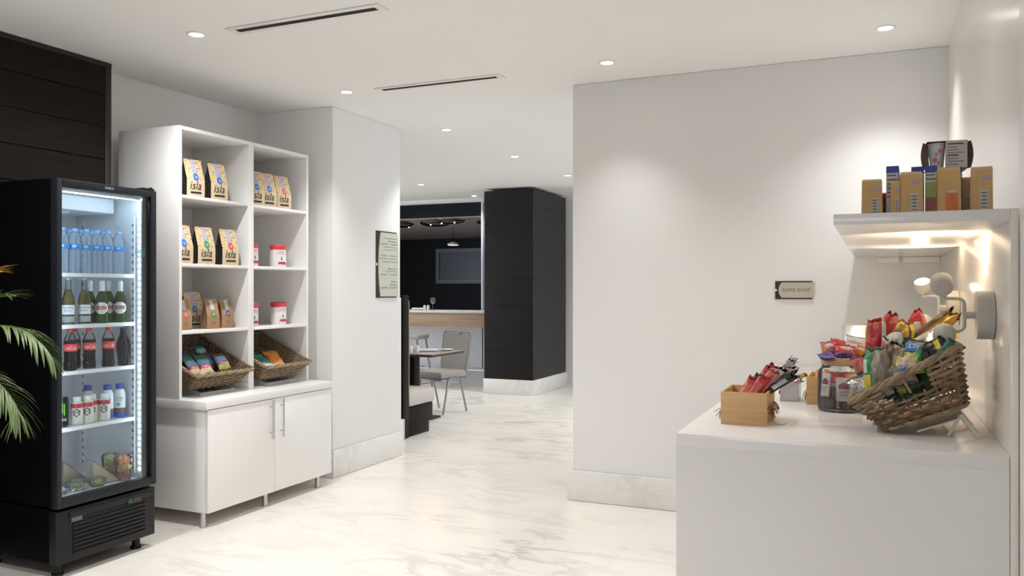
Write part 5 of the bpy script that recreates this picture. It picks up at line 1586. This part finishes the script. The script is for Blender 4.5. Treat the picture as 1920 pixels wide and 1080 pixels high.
shaker('white shaker on the dining table, nearer the napkin', (-4.345, 7.45, TT))
shaker('white shaker on the bar counter, left one of the pair', (-6.07, 10.62, 1.0985))
shaker('white shaker on the bar counter, nearer the wine glass', (-6.02, 10.64, 1.0985))
def napkin(label, loc, rz):
    t = thing('napkin_roll', label, 'napkin', loc, rz, 'rolled napkins with cutlery')
    m = MB()
    m.lathe([(0.016, -0.11), (0.024, -0.10), (0.024, 0.08), (0.020, 0.10)], 14, M=Matrix.Translation((0, 0, 0.017)) @ Matrix.Rotation(PI / 2, 4, 'Y'), ry=1.0, rx=0.7)
    m.build('napkin', mat('white_linen', (0.76, 0.75, 0.74), 0.8, var=0.03), t)
    MB().tube([(0.09, 0.004, 0.018), (0.13, 0.006, 0.012), (0.15, 0.008, 0.008)], 0.003, 6).tube([(0.09, -0.008, 0.018), (0.14, -0.008, 0.010)], 0.003, 6).build('cutlery', M_steel, t)
napkin('white rolled napkin with cutlery on the dining table', (-4.28, 7.56, TT), 0.5)
napkin('white rolled napkin with cutlery on the bar counter', (-6.17, 10.63, 1.0985), 0.2)
t = thing('plate', 'white plate at the near corner of the dining table', 'plate', (-4.20, 7.80, TT))
MB().lathe([(0.05, 0), (0.055, 0.002), (0.09, 0.013), (0.092, 0.015), (0.086, 0.014), (0.052, 0.006), (0, 0.005)], 32).build('dish', mat('white_china', (0.78, 0.78, 0.78), 0.25), t)
MB().lathe([(0.086, 0.0146), (0.092, 0.0156), (0.092, 0.0162), (0.086, 0.0152)], 32, cap=False).build('rim_band', mat('cream_rim', (0.66, 0.62, 0.54), 0.3), t)

ch = thing('banquet_chair', 'grey padded metal banquet chair facing the booth table', 'chair', (-4.575, 8.385, 0), math.radians(-14))
MB().box(-0.215, 0.215, -0.23, 0.20, 0.395, 0.480, 0.03).build('seat', M_fab, ch)
MB().box(-0.205, 0.205, -0.22, 0.195, 0.372, 0.394, 0.003).build('seat_frame', M_silver, ch)
bkm = MB()
for j in range(9):
    pass
n = 8
fr_ = [[bkm.bm.verts.new((x * (0.185 + 0.018 * v), 0.200 + 0.065 * v + 0.01 * v * v + (0.018 - 0.018 * x * x) + dy, 0.47 + 0.425 * v - (0.012 * (1 - abs(x)) if False else 0))) for x in [-1 + 2 * i / n for i in range(n + 1)]] for dy in (0, 0.03) for v in [k / n for k in range(n + 1)]]
A, Bk = fr_[:n + 1], fr_[n + 1:]
for G in (A, Bk):
    for j in range(n):
        for i in range(n):
            bkm.bm.faces.new((G[j][i], G[j][i + 1], G[j + 1][i + 1], G[j + 1][i]))
for j in range(n):
    for i in (0, n):
        bkm.bm.faces.new((A[j][i], A[j + 1][i], Bk[j + 1][i], Bk[j][i]))
for i in range(n):
    for j in (0, n):
        bkm.bm.faces.new((A[j][i], A[j][i + 1], Bk[j][i + 1], Bk[j][i]))
bkm.build('backrest', M_fab, ch)
fp = [(-0.195, 0.19, 0.37), (-0.195, 0.215, 0.47), (-0.205, 0.252, 0.70), (-0.213, 0.288, 0.885), (-0.20, 0.292, 0.905)]
top = [(x, 0.294 + 0.012 * (1 - (x / 0.2) ** 2), 0.912) for x in (-0.15, -0.08, 0, 0.08, 0.15)]
MB().tube(fp + top + [(-a, b_, c) for a, b_, c in fp[::-1]], 0.011, 8).build('back_frame', M_silver, ch)
MB().box(-0.05, 0.05, 0.277, 0.304, 0.872, 0.897, 0.006).build('grip', M_silver, ch)
for s in (-1, 1):
    MB().tube([(s * 0.215, -0.20, 0.002), (s * 0.212, -0.115, 0.36), (s * 0.212, -0.10, 0.385), (s * 0.212, -0.08, 0.395)], 0.0115, 8).build('leg', M_silver, ch)
    MB().tube([(s * 0.215, 0.20, 0.002), (s * 0.212, 0.095, 0.36), (s * 0.212, 0.08, 0.385), (s * 0.212, 0.06, 0.395), (s * 0.212, -0.08, 0.395)], 0.0115, 8).build('leg', M_silver, ch)
    MB().tube([(s * 0.213, -0.125, 0.31), (s * 0.213, 0.11, 0.31)], 0.006, 6).build('stretcher', M_silver, ch)

st = thing('bar_stool', 'grey padded bar stool in front of the bar counter', 'stool', (-6.05, 10.22, 0), 0.1)
MB().box(-0.19, 0.19, -0.19, 0.19, 0.70, 0.765, 0.02).build('seat', M_fab, st)
for sx in (-1, 1):
    for sy in (-1, 1):
        MB().tube([(sx * 0.15, sy * 0.15, 0.70), (sx * 0.22, sy * 0.22, 0.001)], 0.014, 8).build('leg', M_silver, st)
    MB().tube([(sx * 0.195, -0.195, 0.25), (sx * 0.195, 0.195, 0.25)], 0.009, 6).build('stretcher', M_silver, st)
for sy in (-1, 1):
    MB().tube([(-0.195, sy * 0.195, 0.25), (0.195, sy * 0.195, 0.25)], 0.009, 6).build('stretcher', M_silver, st)

t = thing('bar_counter', 'white topped bar counter with wood front below the dark opening', 'bar counter', (-6.9, 10.72, 0))
MB().box(-2.05, 2.03, -0.27, 0.25, 1.066, 1.098, 0.003).build('countertop', mat('pale_bar_top', (0.62, 0.62, 0.62), 0.3), t)
MB().box(-2.05, 2.03, -0.245, -0.225, 0.865, 1.065, 0.002).build('wood_fascia', wood('oak_fascia', (0.30, 0.20, 0.13), (0.43, 0.30, 0.20), (1.2, 30, 26), 0.45), t)
MB().box(-2.05, 2.03, -0.22, 0.25, 1.03, 1.064).build('under_board', mat('bar_under', (0.3, 0.28, 0.26), 0.5), t)
m = MB().tube([(-2.0, 0.0, 0.235), (2.0, 0.0, 0.235)], 0.017, 10)
for x in (-1.8, -0.6, 0.6, 1.8):
    m.tube([(x, 0.0, 0.235), (x, 0.22, 0.235), (x, 0.255, 0.235)], 0.010, 8)
m.build('foot_rail', M_steel, t)
t = thing('wine_glass', 'empty wine glass standing on the bar counter', 'wine glass', (-5.93, 10.62, 1.0985))
MB().lathe([(0.034, 0), (0.034, 0.002), (0.006, 0.006), (0.0045, 0.015), (0.0045, 0.085), (0.012, 0.095)], 20).build('stem', clear('stem_glass', (0.9, 0.92, 0.94), 0.15, (0.6, 0.65, 0.7), 0.02), t)
MB().lathe([(0.012, 0.095), (0.036, 0.118), (0.043, 0.140), (0.040, 0.165), (0.034, 0.185)], 24, cap=False).build('bowl', clear('bowl_glass', (0.85, 0.88, 0.90), 0.12, (0.6, 0.65, 0.7), 0.02), t)

# dark bar room: pendants, picture, small lamp
M_smoke = mat('smoked_glass', (0.010, 0.008, 0.007), 0.06, var=0.1, coat=0.5)
for i, (x, y, r, lab) in enumerate(((-7.66, 12.5, 0.26, 'dark smoked glass pendant at the left edge of the bar opening'),
                                   (-6.93, 12.5, 0.27, 'dark smoked glass pendant in the middle of the bar opening'),
                                   (-6.46, 12.2, 0.23, 'dark smoked glass pendant, second from right in the bar opening'),
                                   (-6.00, 12.7, 0.22, 'dark smoked glass pendant next to the pale jamb'))):
    t = thing('pendant_lamp', lab, 'pendant lamp', (x, y, 2.55), 0, 'smoked glass pendants in the bar')
    MB().ball((0, 0, 0), r, (1, 1, 0.26), 32).build('glass_shade', M_smoke, t)
    MB().cyl((0, 0, 0.07), 0.012, 0.13, 'Z', 10).build('stem', M_blackp, t)
    b_ = MB()
    for a in (0.9 + i * 1.3, 4.1 + i * 0.7):
        b_.ball((r * 0.72 * math.cos(a), r * 0.72 * math.sin(a), -0.052), 0.013, (1, 1, 0.6), 10)
    b_.build('bulbs', glow('warm_bulb', (1.0, 0.85, 0.62), 2.5), t)
    ld = bpy.data.lights.new('bar_fill_glow', 'POINT')  # added point light beside the shade, brightens the bar ceiling
    ld.energy = 3
    ld.color = (1.0, 0.84, 0.72)
    ld.shadow_soft_size = 0.05
    lo = bpy.data.objects.new('bar_fill_glow', ld)
    C.objects.link(lo)
    lo.parent = t
    lo.location = (0.0, -0.45, 0.0)
t = thing('hanging_lamp', 'small white hanging lamp above the framed panel in the bar', 'pendant lamp', (-8.43, 16.0, 2.37))
MB().lathe([(0.13, 0), (0.12, 0.03), (0.03, 0.07), (0, 0.075)], 24).build('shade', mat('white_shade', (0.7, 0.7, 0.7), 0.4), t)
MB().cyl((0, 0, 0.07), 0.004, 0.31, 'Z', 6).build('cord', M_blackp, t)
MB().cyl((0, 0, -0.004), 0.11, 0.004, 'Z', 24).build('lens', glow('dim_lens', (1, 0.95, 0.88), 1.2), t)
t = thing('framed_panel', 'large grey framed dark blue panel on the far wall of the bar', 'picture', (-9.7, 19.37, 1.56))
MB().box(-1.0, 1.0, -0.05, 0.02, 0, 0.10).box(-1.0, 1.0, -0.05, 0.02, 0.82, 0.92).box(-1.0, -0.9, -0.05, 0.02, 0.10, 0.82).box(0.9, 1.0, -0.05, 0.02, 0.10, 0.82).build('frame', mat('grey_frame', (0.05, 0.05, 0.06), 0.4), t)
MB().box(-0.9, 0.9, -0.02, 0.02, 0.10, 0.82).build('panel', mat('navy_panel', (0.004, 0.008, 0.024), 0.4), t)
m = MB()
for k in range(7):
    m.box(-0.7, 0.9, -0.03, -0.021, 0.18 + k * 0.08, 0.205 + k * 0.08)
m.build('stripes', mat('slate_stripes', (0.012, 0.018, 0.038), 0.4), t)

# ------------------------------------------------------------------ potted palm at the left edge
pm = thing('potted_palm', 'potted palm with arching green fronds at the left edge', 'plant', (-3.62, 2.08, 0))
MB().lathe([(0.13, 0.001), (0.14, 0.01), (0.17, 0.36), (0.18, 0.365), (0.18, 0.39), (0.16, 0.39), (0.155, 0.34), (0, 0.34)], 32).build('pot', mat('dark_pot', (0.03, 0.03, 0.03), 0.5), pm)
M_leaf = mat('palm_green', (0.085, 0.135, 0.03), 0.45, var=0.35, scale=9)
M_leafy = mat('palm_yellow', (0.50, 0.28, 0.03), 0.45, var=0.35, scale=9)
def frond(ctrl, n, ln, droop, m_, seed, start=0.3):
    rnd = random.Random(seed)
    P = [Vector(p) - Vector((-3.62, 2.08, 0)) + Vector((-0.085, 0, 0)) * (i / (len(ctrl) - 1)) for i, p in enumerate(ctrl)]
    def crv(s):
        x = s * (len(P) - 1)
        i = min(len(P) - 2, int(x))
        f = x - i
        p0, p1, p2, p3 = P[max(0, i - 1)], P[i], P[i + 1], P[min(len(P) - 1, i + 2)]
        return 0.5 * ((2 * p1) + (p2 - p0) * f + (2 * p0 - 5 * p1 + 4 * p2 - p3) * f * f + (3 * p1 - p0 - 3 * p2 + p3) * f ** 3)
    mb = MB()
    pts = [crv(k / 30) for k in range(31)]
    mb.tube(pts, [0.0055 * (1 - 0.8 * k / 30) for k in range(31)], 6)
    for k in range(n):
        s = start + (1 - start) * k / (n - 1)
        p = crv(s)
        tg = (crv(min(1, s + 0.02)) - crv(max(0, s - 0.02))).normalized()
        sd = tg.cross(Vector((0, 0, 1)))
        if sd.length < 1e-3:
            sd = Vector((0, 1, 0))
        sd.normalize()
        for g_ in (-1, 1):
            L_ = ln * (0.55 + 0.45 * math.sin(PI * (0.15 + 0.8 * (s - start) / (1 - start)))) * rnd.uniform(0.85, 1.1)
            d = (tg * rnd.uniform(0.75, 1.0) + sd * g_ * rnd.uniform(0.45, 0.75) + Vector((0, 0, rnd.uniform(0.0, 0.2)))).normalized()
            q = p.copy()
            w0 = 0.0040
            prev = None
            m5 = 6
            for j in range(m5 + 1):
                v = j / m5
                wv = w0 * math.sin(PI * min(1, 0.12 + 0.88 * v)) ** 0.8 + 0.0004
                nn = d.cross(Vector((0, 0, 1)))
                if nn.length < 1e-3:
                    nn = sd
                nn = nn.normalized()
                up = nn.cross(d).normalized()
                a = mb.bm.verts.new(q + nn * wv + up * wv * 0.4)
                c_ = mb.bm.verts.new(q)
                e = mb.bm.verts.new(q - nn * wv + up * wv * 0.4)
                if prev:
                    mb.bm.faces.new((prev[0], prev[1], c_, a))
                    mb.bm.faces.new((prev[1], prev[2], e, c_))
                prev = (a, c_, e)
                q = q + d * (L_ / m5)
                d = (d + Vector((0, 0, -droop * 0.17))).normalized()
    return mb.build('frond', m_, pm, 80, normals=False)
R0 = (-3.62, 2.08, 0.40)
frond([R0, (-3.52, 2.15, 0.95), (-3.30, 2.22, 1.225), (-3.10, 2.25, 1.240), (-2.985, 2.27, 1.185), (-2.935, 2.29, 1.13)], 28, 0.16, 1.1, M_leaf, 1, 0.42)
frond([R0, (-3.54, 2.12, 0.80), (-3.34, 2.18, 1.045), (-3.17, 2.20, 1.030), (-3.07, 2.22, 0.950), (-3.05, 2.23, 0.89)], 28, 0.17, 0.9, M_leaf, 2, 0.42)
frond([R0, (-3.52, 2.16, 1.0), (-3.36, 2.24, 1.30), (-3.26, 2.26, 1.365), (-3.19, 2.28, 1.375)], 14, 0.13, 0.5, M_leaf, 3, 0.62)
frond([R0, (-3.56, 2.14, 1.0), (-3.44, 2.20, 1.35), (-3.26, 2.22, 1.46), (-3.20, 2.23, 1.475)], 16, 0.11, 0.3, M_leafy, 4, 0.6)
frond([R0, (-3.55, 2.05, 0.75), (-3.42, 2.10, 0.92), (-3.30, 2.12, 0.93), (-3.23, 2.14, 0.88)], 20, 0.12, 0.9, M_leaf, 5, 0.5)
frond([R0, (-3.66, 2.2, 0.9), (-3.62, 2.3, 1.25), (-3.50, 2.38, 1.40)], 20, 0.14, 0.7, M_leaf, 6, 0.4)
